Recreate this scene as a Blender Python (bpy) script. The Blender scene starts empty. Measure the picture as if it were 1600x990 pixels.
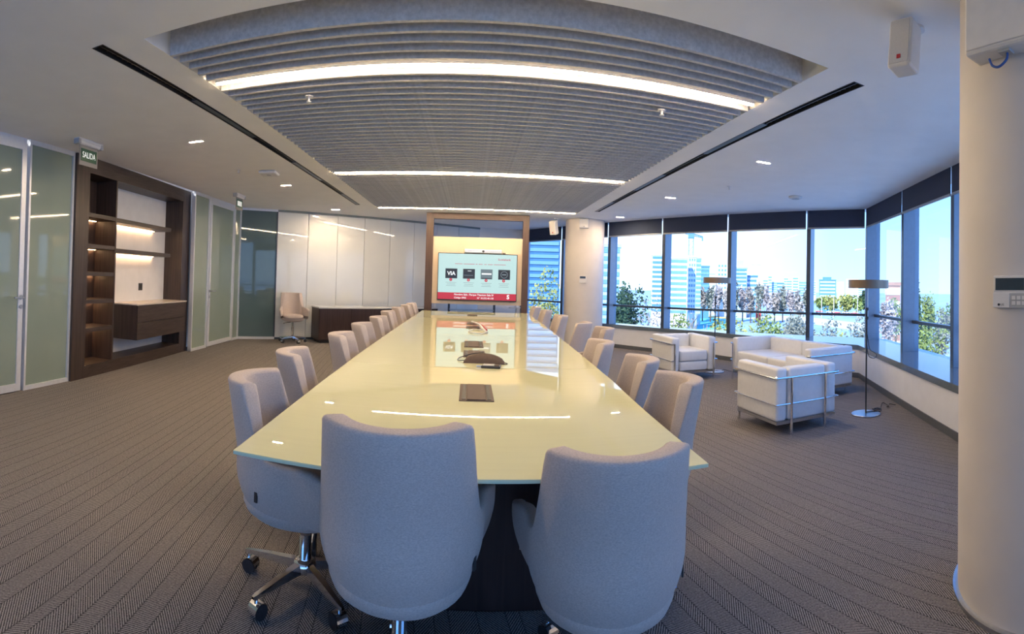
import bpy, bmesh, math, random
from mathutils import Vector, Matrix
random.seed(7)
R = math.radians
scene = bpy.context.scene
col = scene.collection

# ------------------------------------------------------------------ camera (cylindrical phone panorama)
F, CX, CY, PITCH, ROLL, EYE = 785.947, 735.344, 427.917, 0.0151, 0.0292, 1.314
ZC = 2.675                                   # ceiling height
cam_d = bpy.data.cameras.new('camera')
cam_d.type = 'PANO'
cam_d.panorama_type = 'CENTRAL_CYLINDRICAL'
cam_d.central_cylindrical_radius = 1.0
cam_d.central_cylindrical_range_u_min = (0 - CX) / F
cam_d.central_cylindrical_range_u_max = (1600 - CX) / F
cam_d.central_cylindrical_range_v_min = -(990 - CY) / F
cam_d.central_cylindrical_range_v_max = CY / F
cam_d.clip_end = 3000
cam = bpy.data.objects.new('camera', cam_d); col.objects.link(cam)
cr, sr, cp, sp = math.cos(ROLL), math.sin(ROLL), math.cos(PITCH), math.sin(PITCH)
right = Vector((cr, 0, sr)); up0 = Vector((-sr, 0, cr)); fy = Vector((0, 1, 0))
fwd = cp * fy + sp * up0; up = -sp * fy + cp * up0
mw = Matrix.Identity(4)
for i in range(3):
    mw[i][0], mw[i][1], mw[i][2] = right[i], up[i], -fwd[i]
mw.translation = (0, 0, EYE)
cam.matrix_world = mw
scene.camera = cam

# ------------------------------------------------------------------ colour management, world, sun
vs = scene.view_settings
vs.view_transform = 'Standard'; vs.look = 'None'; vs.gamma = 1.0; vs.use_curve_mapping = False
vs.exposure = 0.50
SKY = 1.8
world = bpy.data.worlds.new('sky'); scene.world = world; world.use_nodes = True
nt = world.node_tree; nt.nodes.clear()
def N(t, **k):
    n = nt.nodes.new(t)
    for a, b in k.items(): setattr(n, a, b)
    return n
tc = N('ShaderNodeTexCoord'); sx = N('ShaderNodeSeparateXYZ')
nt.links.new(tc.outputs['Generated'], sx.inputs[0])
ramp = N('ShaderNodeValToRGB')
e = ramp.color_ramp.elements
e[0].position = 0.0; e[0].color = (0.42, 0.65, 0.98, 1)
e[1].position = 0.85; e[1].color = (0.08, 0.30, 0.90, 1)
m = e.new(0.12); m.color = (0.33, 0.58, 1.0, 1)
m = e.new(0.35); m.color = (0.14, 0.43, 1.0, 1)
nt.links.new(sx.outputs['Z'], ramp.inputs[0])
# the sky is paler towards the hazy side beyond the far windows
dot = N('ShaderNodeVectorMath', operation='DOT_PRODUCT'); dot.inputs[1].default_value = (0.22, 0.97, 0.08)
nt.links.new(tc.outputs['Generated'], dot.inputs[0])
mr = N('ShaderNodeMapRange'); mr.inputs[1].default_value = 0.88; mr.inputs[2].default_value = 1.0
nt.links.new(dot.outputs['Value'], mr.inputs[0])
mx = N('ShaderNodeMix', data_type='RGBA'); mx.inputs[7].default_value = (0.66, 0.84, 1.0, 1)
nt.links.new(mr.outputs[0], mx.inputs[0]); nt.links.new(ramp.outputs[0], mx.inputs[6])
bg = N('ShaderNodeBackground'); bg.inputs[1].default_value = SKY
nt.links.new(mx.outputs[2], bg.inputs[0])
wo = N('ShaderNodeOutputWorld'); nt.links.new(bg.outputs[0], wo.inputs[0])

sun_d = bpy.data.lights.new('sun', 'SUN'); sun_d.energy = 7.0; sun_d.angle = R(1.0); sun_d.color = (1.0, 0.96, 0.90)
sun = bpy.data.objects.new('sun', sun_d); col.objects.link(sun)
sun.rotation_euler = Vector((0.55, 0.5, -0.62)).to_track_quat('-Z', 'Y').to_euler()
sun.location = (-20, -20, 30)

# ------------------------------------------------------------------ materials
MATS = {}
def mat(name, color, rough=0.5, metal=0.0, spec=0.5, noise=0.06, scale=20.0, bump=0.0, bscale=120.0,
        emit=None, estr=0.0, coat=0.0, alpha=None, stretch=None, sheen=0.0):
    if name in MATS: return MATS[name]
    m = bpy.data.materials.new(name); m.use_nodes = True
    t = m.node_tree; b = t.nodes['Principled BSDF']
    b.inputs['Base Color'].default_value = (*color, 1)
    b.inputs['Roughness'].default_value = rough
    b.inputs['Metallic'].default_value = metal
    b.inputs['Specular IOR Level'].default_value = spec
    b.inputs['Coat Weight'].default_value = coat
    if sheen: b.inputs['Sheen Weight'].default_value = sheen
    co = t.nodes.new('ShaderNodeTexCoord'); out = co.outputs['Object']
    if stretch:
        mp = t.nodes.new('ShaderNodeMapping'); mp.inputs['Scale'].default_value = stretch
        t.links.new(out, mp.inputs[0]); out = mp.outputs[0]
    if noise:
        nz = t.nodes.new('ShaderNodeTexNoise'); nz.inputs['Scale'].default_value = scale; nz.inputs['Detail'].default_value = 4
        t.links.new(out, nz.inputs['Vector'])
        rp = t.nodes.new('ShaderNodeValToRGB')
        rp.color_ramp.elements[0].position = 0.3; rp.color_ramp.elements[1].position = 0.7
        rp.color_ramp.elements[0].color = (*[max(0, c * (1 - noise)) for c in color], 1)
        rp.color_ramp.elements[1].color = (*[min(1, c * (1 + noise)) for c in color], 1)
        t.links.new(nz.outputs[0], rp.inputs[0]); t.links.new(rp.outputs[0], b.inputs['Base Color'])
    if bump:
        n2 = t.nodes.new('ShaderNodeTexNoise'); n2.inputs['Scale'].default_value = bscale; n2.inputs['Detail'].default_value = 3
        t.links.new(out, n2.inputs['Vector'])
        bp = t.nodes.new('ShaderNodeBump'); bp.inputs['Strength'].default_value = bump; bp.inputs['Distance'].default_value = 0.004
        t.links.new(n2.outputs[0], bp.inputs['Height']); t.links.new(bp.outputs[0], b.inputs['Normal'])
    if emit:
        b.inputs['Emission Color'].default_value = (*emit, 1); b.inputs['Emission Strength'].default_value = estr
    MATS[name] = m; return m

def glass_mat(name, tint=(0.9, 0.97, 1.0), ior=1.5):
    m = bpy.data.materials.new(name); m.use_nodes = True
    t = m.node_tree; t.nodes.clear()
    o = t.nodes.new('ShaderNodeOutputMaterial'); mixs = t.nodes.new('ShaderNodeMixShader')
    tr = t.nodes.new('ShaderNodeBsdfTransparent'); tr.inputs[0].default_value = (*tint, 1)
    gl = t.nodes.new('ShaderNodeBsdfGlossy'); gl.inputs['Roughness'].default_value = 0.0
    fr = t.nodes.new('ShaderNodeFresnel'); fr.inputs[0].default_value = ior
    t.links.new(fr.outputs[0], mixs.inputs[0]); t.links.new(tr.outputs[0], mixs.inputs[1]); t.links.new(gl.outputs[0], mixs.inputs[2])
    t.links.new(mixs.outputs[0], o.inputs[0]); return m

def carpet_mat():
    m = bpy.data.materials.new('carpet_herringbone'); m.use_nodes = True
    t = m.node_tree; b = t.nodes['Principled BSDF']; L = t.links.new
    b.inputs['Roughness'].default_value = 0.95; b.inputs['Specular IOR Level'].default_value = 0.1
    co = t.nodes.new('ShaderNodeTexCoord'); mp = t.nodes.new('ShaderNodeMapping')
    mp.inputs['Rotation'].default_value = (0, 0, R(-8)); L(co.outputs['Object'], mp.inputs[0])
    s = t.nodes.new('ShaderNodeSeparateXYZ'); L(mp.outputs[0], s.inputs[0])
    def ma(op, a, b_=None, c=None):
        n = t.nodes.new('ShaderNodeMath'); n.operation = op
        for i, v in enumerate((a, b_, c)):
            if v is None: continue
            if isinstance(v, (int, float)): n.inputs[i].default_value = v
            else: L(v, n.inputs[i])
        return n.outputs[0]
    u, v = s.outputs['X'], s.outputs['Y']
    cell = ma('DIVIDE', u, 0.17)
    idx = ma('FLOOR', cell)
    wn = t.nodes.new('ShaderNodeTexWhiteNoise'); wn.noise_dimensions = '1D'; L(idx, wn.inputs['W'])
    duty = ma('MULTIPLY_ADD', wn.outputs['Value'], 0.44, 0.28)
    fr = ma('FRACT', cell)
    side = ma('LESS_THAN', fr, duty)
    sgn = ma('MULTIPLY_ADD', side, 2.0, -1.0)
    # stripes slanted one way, then the other
    w = ma('ADD', ma('MULTIPLY', u, 88.0), ma('MULTIPLY', ma('MULTIPLY', v, sgn), 62.0))
    nz = t.nodes.new('ShaderNodeTexNoise'); nz.inputs['Scale'].default_value = 130; nz.inputs['Detail'].default_value = 2
    L(co.outputs['Object'], nz.inputs['Vector'])
    w = ma('ADD', w, ma('MULTIPLY', nz.outputs[0], 0.5))
    tri = ma('PINGPONG', w, 0.5)
    val = ma('MULTIPLY', tri, 2.0)
    e1 = ma('ABSOLUTE', ma('SUBTRACT', fr, duty)); e0 = ma('MINIMUM', fr, ma('SUBTRACT', 1.0, fr))
    edge = ma('LESS_THAN', ma('MINIMUM', e1, e0), 0.016)
    val = ma('SUBTRACT', val, ma('MULTIPLY', edge, 0.35))
    val = ma('ADD', val, ma('MULTIPLY', ma('SUBTRACT', nz.outputs[0], 0.5), 0.9))
    rp = t.nodes.new('ShaderNodeValToRGB')
    rp.color_ramp.elements[0].position = 0.25; rp.color_ramp.elements[0].color = (0.06, 0.056, 0.058, 1)
    rp.color_ramp.elements[1].position = 0.75; rp.color_ramp.elements[1].color = (0.345, 0.318, 0.308, 1)
    L(val, rp.inputs[0]); L(rp.outputs[0], b.inputs['Base Color'])
    bp = t.nodes.new('ShaderNodeBump'); bp.inputs['Strength'].default_value = 0.4; bp.inputs['Distance'].default_value = 0.003
    L(val, bp.inputs['Height']); L(bp.outputs[0], b.inputs['Normal'])
    return m

def wood_mat(name, c1, c2, rough=0.4, axis=2, scale=1.0):
    m = bpy.data.materials.new(name); m.use_nodes = True
    t = m.node_tree; b = t.nodes['Principled BSDF']; L = t.links.new
    b.inputs['Roughness'].default_value = rough
    co = t.nodes.new('ShaderNodeTexCoord'); mp = t.nodes.new('ShaderNodeMapping')
    sc_ = [14 * scale] * 3; sc_[axis] = 0.7 * scale; mp.inputs['Scale'].default_value = sc_
    L(co.outputs['Object'], mp.inputs[0])
    nz = t.nodes.new('ShaderNodeTexNoise'); nz.inputs['Scale'].default_value = 2.4; nz.inputs['Detail'].default_value = 7; nz.inputs['Distortion'].default_value = 0.6
    L(mp.outputs[0], nz.inputs['Vector'])
    rp = t.nodes.new('ShaderNodeValToRGB')
    rp.color_ramp.elements[0].position = 0.32; rp.color_ramp.elements[0].color = (*c1, 1)
    rp.color_ramp.elements[1].position = 0.68; rp.color_ramp.elements[1].color = (*c2, 1)
    L(nz.outputs[0], rp.inputs[0]); L(rp.outputs[0], b.inputs['Base Color'])
    bp = t.nodes.new('ShaderNodeBump'); bp.inputs['Strength'].default_value = 0.12; bp.inputs['Distance'].default_value = 0.002
    L(nz.outputs[0], bp.inputs['Height']); L(bp.outputs[0], b.inputs['Normal'])
    return m

M_carpet = carpet_mat()
M_ceil = mat('ceiling_paint', (0.88, 0.87, 0.86), 0.9, noise=0.02, scale=4, spec=0.2)
M_white = mat('white_paint', (0.80, 0.79, 0.78), 0.6, noise=0.03, scale=6, spec=0.3)
M_colm = mat('column_paint', (0.66, 0.62, 0.59), 0.55, noise=0.03, scale=5, spec=0.3)
M_wglass = mat('white_back_painted_glass', (0.70, 0.72, 0.72), 0.03, noise=0.01, scale=3, spec=0.6)
M_tglass = mat('teal_grey_glass', (0.10, 0.155, 0.17), 0.03, noise=0.04, scale=3, spec=0.6)
M_frost = mat('frosted_green_glass', (0.27, 0.33, 0.28), 0.04, noise=0.05, scale=1.5, spec=0.5)
M_alu = mat('satin_aluminium', (0.76, 0.78, 0.82), 0.35, 0.3, noise=0.03, scale=30)
M_chrome = mat('polished_chrome', (0.80, 0.82, 0.85), 0.09, 1.0, noise=0.02, scale=30)
M_steel = mat('brushed_steel', (0.55, 0.57, 0.60), 0.3, 1.0, noise=0.05, scale=60)
M_dark = mat('dark_anodised_frame', (0.055, 0.075, 0.105), 0.35, 0.3, noise=0.06, scale=30)
M_mull = mat('slate_mullion', (0.20, 0.25, 0.32), 0.32, 0.35, noise=0.04, scale=20)
M_sill = mat('slate_sill', (0.13, 0.165, 0.20), 0.12, 0.0, noise=0.05, scale=12, spec=0.6)
M_blind = mat('navy_blind_fabric', (0.028, 0.042, 0.085), 0.85, noise=0.10, scale=90, bump=0.2, bscale=400)
M_hem = mat('grey_hem_bar', (0.30, 0.33, 0.37), 0.4, 0.5, noise=0.04, scale=20)
M_felt = mat('grey_felt', (0.58, 0.565, 0.555), 0.95, noise=0.13, scale=45, bump=0.15, bscale=200, spec=0.1)
M_black = mat('matt_black', (0.018, 0.018, 0.020), 0.5, noise=0.1, scale=40)
M_blackpl = mat('black_plastic', (0.03, 0.03, 0.035), 0.35, noise=0.1, scale=40)
M_fabric = mat('taupe_wool_fabric', (0.53, 0.455, 0.42), 0.95, noise=0.16, scale=160, bump=0.35, bscale=500, spec=0.15, sheen=0.25, stretch=(1, 1, 2.5))
M_leather = mat('white_leather', (0.71, 0.73, 0.77), 0.42, noise=0.03, scale=25, bump=0.1, bscale=260, spec=0.4)
M_table = mat('cream_back_painted_glass', (0.74, 0.745, 0.48), 0.008, noise=0.015, scale=2, spec=0.5, stretch=(1, 18, 1))
M_tedge = mat('green_glass_edge', (0.60, 0.66, 0.48), 0.1, noise=0.03, scale=10)
M_wood = wood_mat('dark_walnut_veneer', (0.034, 0.022, 0.019), (0.066, 0.044, 0.037))
M_woodh = wood_mat('dark_walnut_veneer_horizontal', (0.037, 0.024, 0.020), (0.070, 0.047, 0.039), axis=1)
M_woodt = wood_mat('table_pedestal_veneer', (0.028, 0.016, 0.016), (0.05, 0.028, 0.027), axis=2)
M_portal = wood_mat('portal_walnut_veneer', (0.060, 0.032, 0.023), (0.105, 0.058, 0.040))
M_stone = mat('beige_counter_top', (0.62, 0.54, 0.47), 0.25, noise=0.05, scale=18)
M_bronze = mat('bronze_lid', (0.12, 0.085, 0.068), 0.6, 0.0, spec=0.2, noise=0.06, scale=40)
M_plw = mat('white_plastic', (0.72, 0.71, 0.70), 0.4, noise=0.03, scale=20)
M_plg = mat('grey_plastic', (0.42, 0.43, 0.44), 0.4, noise=0.04, scale=20)
M_green = mat('exit_sign_green', (0.004, 0.055, 0.03), 0.4, noise=0.05, scale=20, emit=(0.0, 0.25, 0.12), estr=0.03)
M_signw = mat('exit_sign_letter', (0.85, 0.9, 0.88), 0.4, noise=0.01, emit=(0.9, 1.0, 0.95), estr=0.25)
M_lcd = mat('lcd_screen', (0.03, 0.05, 0.07), 0.15, noise=0.08, scale=30)
M_red = mat('red_cable', (0.45, 0.03, 0.04), 0.4, noise=0.05)
M_glass = glass_mat('window_glass', (0.83, 0.90, 1.0), 1.42)
M_led = mat('led_line_emitter', (1, 0.95, 0.85), 0.5, noise=0, emit=(1.0, 0.74, 0.46), estr=120.0)
M_dl = mat('downlight_emitter', (1, 0.95, 0.85), 0.5, noise=0, emit=(1.0, 0.74, 0.46), estr=1200.0)
M_shelfled = mat('shelf_led_emitter', (1, 0.9, 0.7), 0.5, noise=0, emit=(1.0, 0.60, 0.30), estr=28.0)

# ------------------------------------------------------------------ geometry helpers
class MB:
    def __init__(s): s.v = []; s.f = []
    def quad(s, a, b, c, d):
        n = len(s.v); s.v += [tuple(a), tuple(b), tuple(c), tuple(d)]; s.f.append((n, n+1, n+2, n+3)); return s
    def tri(s, a, b, c):
        n = len(s.v); s.v += [tuple(a), tuple(b), tuple(c)]; s.f.append((n, n+1, n+2)); return s
    def box(s, x0, x1, y0, y1, z0, z1):
        n = len(s.v)
        s.v += [(x0,y0,z0),(x1,y0,z0),(x1,y1,z0),(x0,y1,z0),(x0,y0,z1),(x1,y0,z1),(x1,y1,z1),(x0,y1,z1)]
        s.f += [tuple(n+i for i in q) for q in ((0,3,2,1),(4,5,6,7),(0,1,5,4),(1,2,6,5),(2,3,7,6),(3,0,4,7))]
        return s
    def frame(s, o, ax, ay, az, x0, x1, y0, y1, z0, z1):
        """box in the frame o + x*ax + y*ay + z*az"""
        n = len(s.v); o = Vector(o)
        P = lambda x, y, z: tuple(o + ax*x + ay*y + az*z)
        s.v += [P(x0,y0,z0),P(x1,y0,z0),P(x1,y1,z0),P(x0,y1,z0),P(x0,y0,z1),P(x1,y0,z1),P(x1,y1,z1),P(x0,y1,z1)]
        q = ((0,3,2,1),(4,5,6,7),(0,1,5,4),(1,2,6,5),(2,3,7,6),(3,0,4,7))
        if ax.cross(ay).dot(az) < 0: q = tuple(tuple(reversed(k)) for k in q)
        s.f += [tuple(n+i for i in k) for k in q]; return s
    def cyl(s, p0, p1, r0, r1=None, n=14, caps=True):
        r1 = r0 if r1 is None else r1
        p0, p1 = Vector(p0), Vector(p1); d = (p1-p0).normalized()
        a = d.orthogonal().normalized(); b = d.cross(a); k = len(s.v)
        for p, r in ((p0, r0), (p1, r1)):
            for i in range(n):
                t = 2*math.pi*i/n; s.v.append(tuple(p + (a*math.cos(t) + b*math.sin(t))*r))
        for i in range(n): j = (i+1) % n; s.f.append((k+i, k+j, k+n+j, k+n+i))
        if caps:
            s.f.append(tuple(k+i for i in reversed(range(n)))); s.f.append(tuple(k+n+i for i in range(n)))
        return s
    def tube(s, pts, r, n=8):
        pts = [Vector(p) for p in pts]; k = len(s.v); prev = None
        for i, p in enumerate(pts):
            d = (pts[min(i+1, len(pts)-1)] - pts[max(i-1, 0)]).normalized()
            if prev is None: a = d.orthogonal().normalized()
            else: a = (prev - d*prev.dot(d)); a = a.normalized() if a.length > 1e-6 else d.orthogonal().normalized()
            prev = a; b = d.cross(a)
            for j in range(n):
                t = 2*math.pi*j/n; s.v.append(tuple(p + (a*math.cos(t)+b*math.sin(t))*r))
        for i in range(len(pts)-1):
            for j in range(n):
                q = (j+1) % n; s.f.append((k+i*n+j, k+i*n+q, k+(i+1)*n+q, k+(i+1)*n+j))
        s.f.append(tuple(k+j for j in reversed(range(n)))); m_ = k+(len(pts)-1)*n; s.f.append(tuple(m_+j for j in range(n)))
        return s
    def lathe(s, prof, n=24, c=(0, 0, 0)):
        k = len(s.v)
        for r, z in prof:
            for i in range(n):
                t = 2*math.pi*i/n; s.v.append((c[0]+r*math.cos(t), c[1]+r*math.sin(t), c[2]+z))
        for j in range(len(prof)-1):
            for i in range(n): q = (i+1) % n; s.f.append((k+j*n+i, k+j*n+q, k+(j+1)*n+q, k+(j+1)*n+i))
        s.f.append(tuple(k+i for i in reversed(range(n)))); m_ = k+(len(prof)-1)*n; s.f.append(tuple(m_+i for i in range(n)))
        return s
    def prism(s, pts, z0, z1):
        """pts counter-clockwise outline"""
        k = len(s.v); n = len(pts)
        s.v += [(p[0], p[1], z0) for p in pts] + [(p[0], p[1], z1) for p in pts]
        s.f.append(tuple(k+i for i in reversed(range(n)))); s.f.append(tuple(k+n+i for i in range(n)))
        for i in range(n): j = (i+1) % n; s.f.append((k+i, k+j, k+n+j, k+n+i))
        return s
    def grid(s, P):
        k = len(s.v); a, b = len(P), len(P[0])
        for row in P: s.v += [tuple(p) for p in row]
        for i in range(a-1):
            for j in range(b-1): s.f.append((k+i*b+j, k+i*b+j+1, k+(i+1)*b+j+1, k+(i+1)*b+j))
        return s
    def mesh(s, name, m=None, smooth=False, bevel=0.0, segs=2, weld=False, fixn=False, wn=False):
        me = bpy.data.meshes.new(name); me.from_pydata(s.v, [], s.f)
        if bevel or weld or fixn:
            bm = bmesh.new(); bm.from_mesh(me)
            if weld: bmesh.ops.remove_doubles(bm, verts=bm.verts, dist=1e-5)
            if fixn: bmesh.ops.recalc_face_normals(bm, faces=bm.faces)
            if bevel:
                ed = [x for x in bm.edges if len(x.link_faces) == 2 and x.calc_face_angle(0) > R(30)]
                bmesh.ops.bevel(bm, geom=ed, offset=bevel, segments=segs, profile=0.5, affect='EDGES', clamp_overlap=True)
            bm.to_mesh(me); bm.free()
        if smooth:
            for p in me.polygons: p.use_smooth = True
        if m: me.materials.append(m)
        me.update(); return me
    def build(s, name, m, parent=None, **k):
        return link(name, s.mesh(name, m, **k), parent)

def link(name, me, parent=None):
    o = bpy.data.objects.new(name, me); col.objects.link(o)
    if parent: o.parent = parent
    return o
def empty(name, loc=(0, 0, 0), rz=0.0, parent=None):
    o = bpy.data.objects.new(name, None); col.objects.link(o); o.location = loc; o.rotation_euler = (0, 0, rz)
    o.empty_display_size = 0.1
    if parent: o.parent = parent
    return o
def tag(o, label=None, cat=None, group=None, kind=None):
    if label: o['label'] = label
    if cat: o['category'] = cat
    if group: o['group'] = group
    if kind: o['kind'] = kind
    return o
def thing(name, label, cat, loc=(0, 0, 0), rz=0.0, group=None): return tag(empty(name, loc, rz), label, cat, group)
def struct(o, label=None, cat=None): return tag(o, label, cat, kind='structure')
def copy_tree(o, parent=None):
    c = o.copy(); col.objects.link(c); c.parent = parent
    for ch in list(o.children): copy_tree(ch, c)
    return c
def text(name, body, size, m, parent, loc, rot, align='CENTER', depth=0.001, bold=0.0, xs=1.0):
    cu = bpy.data.curves.new('t', 'FONT'); cu.body = body; cu.size = size; cu.align_x = align; cu.align_y = 'CENTER'
    cu.extrude = depth; cu.offset = bold; cu.resolution_u = 3
    t = bpy.data.objects.new('t', cu); col.objects.link(t)
    dg = bpy.context.evaluated_depsgraph_get(); me = bpy.data.meshes.new_from_object(t.evaluated_get(dg))
    bpy.data.objects.remove(t); bpy.data.curves.remove(cu)
    me.name = name; me.materials.clear(); me.materials.append(m)
    o = link(name, me, parent); o.location = loc; o.rotation_euler = rot; o.scale = (xs, 1, 1); return o
def off(p, d, k): return (p[0]+d[0]*k, p[1]+d[1]*k)
Z3 = Vector((0, 0, 1))
def az_pt(u, dist):
    a = (u - CX) / F; return (dist*math.sin(a), dist*math.cos(a))
def z_at(u, v, dist):
    """height of the photo point (u,v) when it stands at horizontal distance dist"""
    a = (u-CX)/F; d = right*math.sin(a) + fwd*math.cos(a) + up*((CY-v)/F)
    return EYE + d.z * dist / math.hypot(d.x, d.y)

# ------------------------------------------------------------------ room outline
tA = Vector((0.5624, -0.8269, 0)).normalized(); nA = Vector((0.8269, 0.5624, 0)).normalized()    # facade A along, outward
tB = Vector((-0.469, -0.883, 0)).normalized(); nB = Vector((0.883, -0.469, 0)).normalized()      # facade B along, outward
A0 = Vector((2.89, 10.51, 0)); CORN = Vector((5.97, 5.98, 0))
A_START, A_END = -2.85, (CORN - A0).dot(tA)
CORN = A0 + tA*A_END
B_END = (CORN.y + 3.0) / 0.8832
WL = lambda y: -3.910 - 0.07*y                      # left partition line
E0 = Vector((WL(9.19), 9.19, 0)); tE = Vector((3.43, 2.48, 0)).normalized(); nE = Vector((tE.y, -tE.x, 0))  # back wall, nE to room
E_END = E0 + tE*5.86
AST = A0 + tA*A_START
BEN = CORN + tB*B_END
outline = [(WL(-3.0), -3.0), (BEN.x, -3.0), (CORN.x, CORN.y), (AST.x, AST.y), (E_END.x, E_END.y), (E0.x, E0.y)]
ctr = Vector((0, 4, 0))
def grow(pts, d):
    n = len(pts); res = []
    for i in range(n):
        p0, p1, p2 = Vector(pts[i-1]), Vector(pts[i]), Vector(pts[(i+1) % n])
        e1 = (p1-p0).normalized(); e2 = (p2-p1).normalized()
        n1 = Vector((e1.y, -e1.x)); n2 = Vector((e2.y, -e2.x)); b = (n1+n2); k = d / max(0.3, 1+n1.dot(n2)); res.append(tuple(p1 + b*k))
    return res
big = grow(outline, 0.30)
struct(MB().prism(big, -0.25, 0.0).build('floor', M_carpet))

CL, CR, CN, CF = -1.824, 1.986, 2.327, 9.57         # felt recess in the ceiling
SL = (-2.16, -2.07, 2.24, 9.08); SR = (2.235, 2.33, 2.36, 9.03)
def ceiling():
    bm = bmesh.new()
    def loop(pts):
        vv = [bm.verts.new((p[0], p[1], ZC)) for p in pts]
        for i in range(len(vv)): bm.edges.new((vv[i], vv[(i+1) % len(vv)]))
    rect = lambda x0, x1, y0, y1: [(x0, y0), (x1, y0), (x1, y1), (x0, y1)]
    loop(grow(outline, 0.02)); loop(rect(CL, CR, CN, CF)); loop(rect(*SL)); loop(rect(*SR))
    bmesh.ops.triangle_fill(bm, use_beauty=True, use_dissolve=False, edges=bm.edges)
    for f in bm.faces:
        f.normal_update()
        if f.normal.z > 0: f.normal_flip()
    me = bpy.data.meshes.new('ceiling'); bm.to_mesh(me); bm.free(); me.materials.append(M_ceil)
    o = link('ceiling', me); struct(o)
    r = MB()                                          # recess sides and lid
    h = ZC + 0.34
    r.quad((CL,CN,ZC),(CL,CF,ZC),(CL,CF,h),(CL,CN,h)); r.quad((CR,CF,ZC),(CR,CN,ZC),(CR,CN,h),(CR,CF,h))
    r.quad((CR,CN,ZC),(CL,CN,ZC),(CL,CN,h),(CR,CN,h)); r.quad((CL,CF,ZC),(CR,CF,ZC),(CR,CF,h),(CL,CF,h))
    r.quad((CL,CN,h),(CL,CF,h),(CR,CF,h),(CR,CN,h))
    r.build('recess', M_ceil, o)
    return o
ceil_o = ceiling()
struct(MB().prism(big, ZC+0.42, ZC+0.60).build('roof', M_white))  # unseen slab added over the ceiling to block the sun

# ------------------------------------------------------------------ facade: low wall, sill, mullions, glass, blinds
SILL = 0.49; BLZ = 2.35
FRONT = [tuple(AST[:2]), (4.38, 8.32), (5.28, 5.40), (0.57, -3.0)]      # room face of the low wall
back_line = [(BEN.x, BEN.y), (CORN.x, CORN.y)]
GO = 0.17                                                             # glass stands this far outside the blind line
gA0 = AST + nA*GO; gC = CORN + (nA+nB)/(1+nA.dot(nB))*GO; gB1 = BEN + nB*GO
lw = MB()
Fp = FRONT
Bp = [(gA0.x+nA.x*.08, gA0.y+nA.y*.08), tuple((Vector((4.38, 8.32, 0)) + nA*0.35)[:2]), (gC.x+.07, gC.y), (gB1.x+.08, gB1.y)]
def strip_prism(mb, F_, B_, z0, z1):
    for i in range(len(F_)-1):
        mb.prism([F_[i], F_[i+1], B_[i+1], B_[i]][::-1] if False else [F_[i], F_[i+1], B_[i+1], B_[i]], z0, z1)
    return mb
strip_prism(lw, Fp, Bp, -0.2, SILL-0.07)
struct(lw.build('wall_window_low', mat('cool_white_paint', (0.74, 0.755, 0.80), 0.6, noise=0.03, scale=6, spec=0.3), fixn=True))
def inset(pts, d):                                    # towards the room
    out = []
    for i, p in enumerate(pts):
        a = Vector(pts[max(i-1, 0)]); b = Vector(pts[min(i+1, len(pts)-1)]); t = (b-a).normalized()
        nr = Vector((t.y, -t.x)); out.append(tuple(Vector(p) + nr*d))
    return out
sgn = 1 if Vector((ctr.x, ctr.y)).dot(Vector((1, 0))) else 1
test = inset(Fp, 1.0)
inward = 1 if (Vector(test[2])-Vector((0, 5))).length < (Vector(Fp[2])-Vector((0, 5))).length else -1
struct(strip_prism(MB(), inset(Fp, 0.025*inward), Bp, SILL-0.07, SILL).build('trim_1', M_sill, fixn=True))
struct(strip_prism(MB(), inset(Fp, 0.012*inward), Fp, 0.0, 0.075).build('baseboard_window', mat('baseboard_slate', (0.10, 0.11, 0.125), 0.4), fixn=True))

def win_bay(n, P0, t, nrm, a0, a1, mw_=0.07):
    """one bay: two panes, a rail, and the mullion at its start"""
    w = empty('window_%d' % n, tuple(P0 + t*a0)); struct(w)
    L_ = a1-a0; o = Vector((0, 0, 0))
    MB().frame(o, t, nrm, Z3, 0.0, mw_, 0.0, GO+0.06, SILL, ZC+0.25).build('mullion', M_mull, w)
    MB().frame(o, t, nrm, Z3, 0.0, mw_, -0.006, 0.0, SILL, BLZ).build('mullion_shade_face', M_dark, w)  # dark plate paints the room-side face in shade beside the lit flank
    MB().frame(o, t, nrm, Z3, mw_, L_, GO-0.035, GO+0.03, 0.865, 0.905).build('rail', M_dark, w)
    g1 = MB(); g1.frame(o, t, nrm, Z3, mw_, L_, GO, GO+0.0001, 0, 1)
    for nm, z0, z1 in (('pane', SILL, 0.865), ('pane', 0.905, ZC+0.25)):
        k = MB(); A_ = t*mw_ + nrm*GO; B_ = t*L_ + nrm*GO
        k.quad(A_+Z3*z0, B_+Z3*z0, B_+Z3*z1, A_+Z3*z1); k.build(nm, M_glass, w)
    return w
def blind(P0, t, nrm, a0, a1, label):
    b = thing('roller_blind', label, 'blind', tuple(P0 + t*a0 + Z3*BLZ), group='roller blinds over the windows')
    o = Vector((0, 0, 0)); L_ = a1-a0; g = 0.022
    MB().frame(o, t, nrm, Z3, g, L_-g, -0.004, 0.004, 0.03, ZC-BLZ-0.002).build('blind_fabric', M_blind, b)
    MB().frame(o, t, nrm, Z3, g, L_-g, -0.012, 0.012, 0.0, 0.03).build('hem_bar', M_hem, b, bevel=0.004)
    return b
am = [A_START, -1.38, 0.05, 1.46, 2.92, 4.44, A_END]
alab = ['navy roller blind behind the wooden portal, left of the far round column', 'navy roller blind hidden behind the far round column',
        'navy roller blind over the first window right of the far column', 'navy roller blind over the window with the crane',
        'navy roller blind over the window behind the two white armchairs and sofa', 'navy roller blind left of the window corner']
for i in range(6):
    win_bay(i+1, A0, tA, nA, am[i], am[i+1]); blind(A0, tA, nA, am[i], am[i+1], alab[i])
bmul = [0.0, 1.68, 3.18, 4.68, 6.18, 7.68, B_END]
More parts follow.
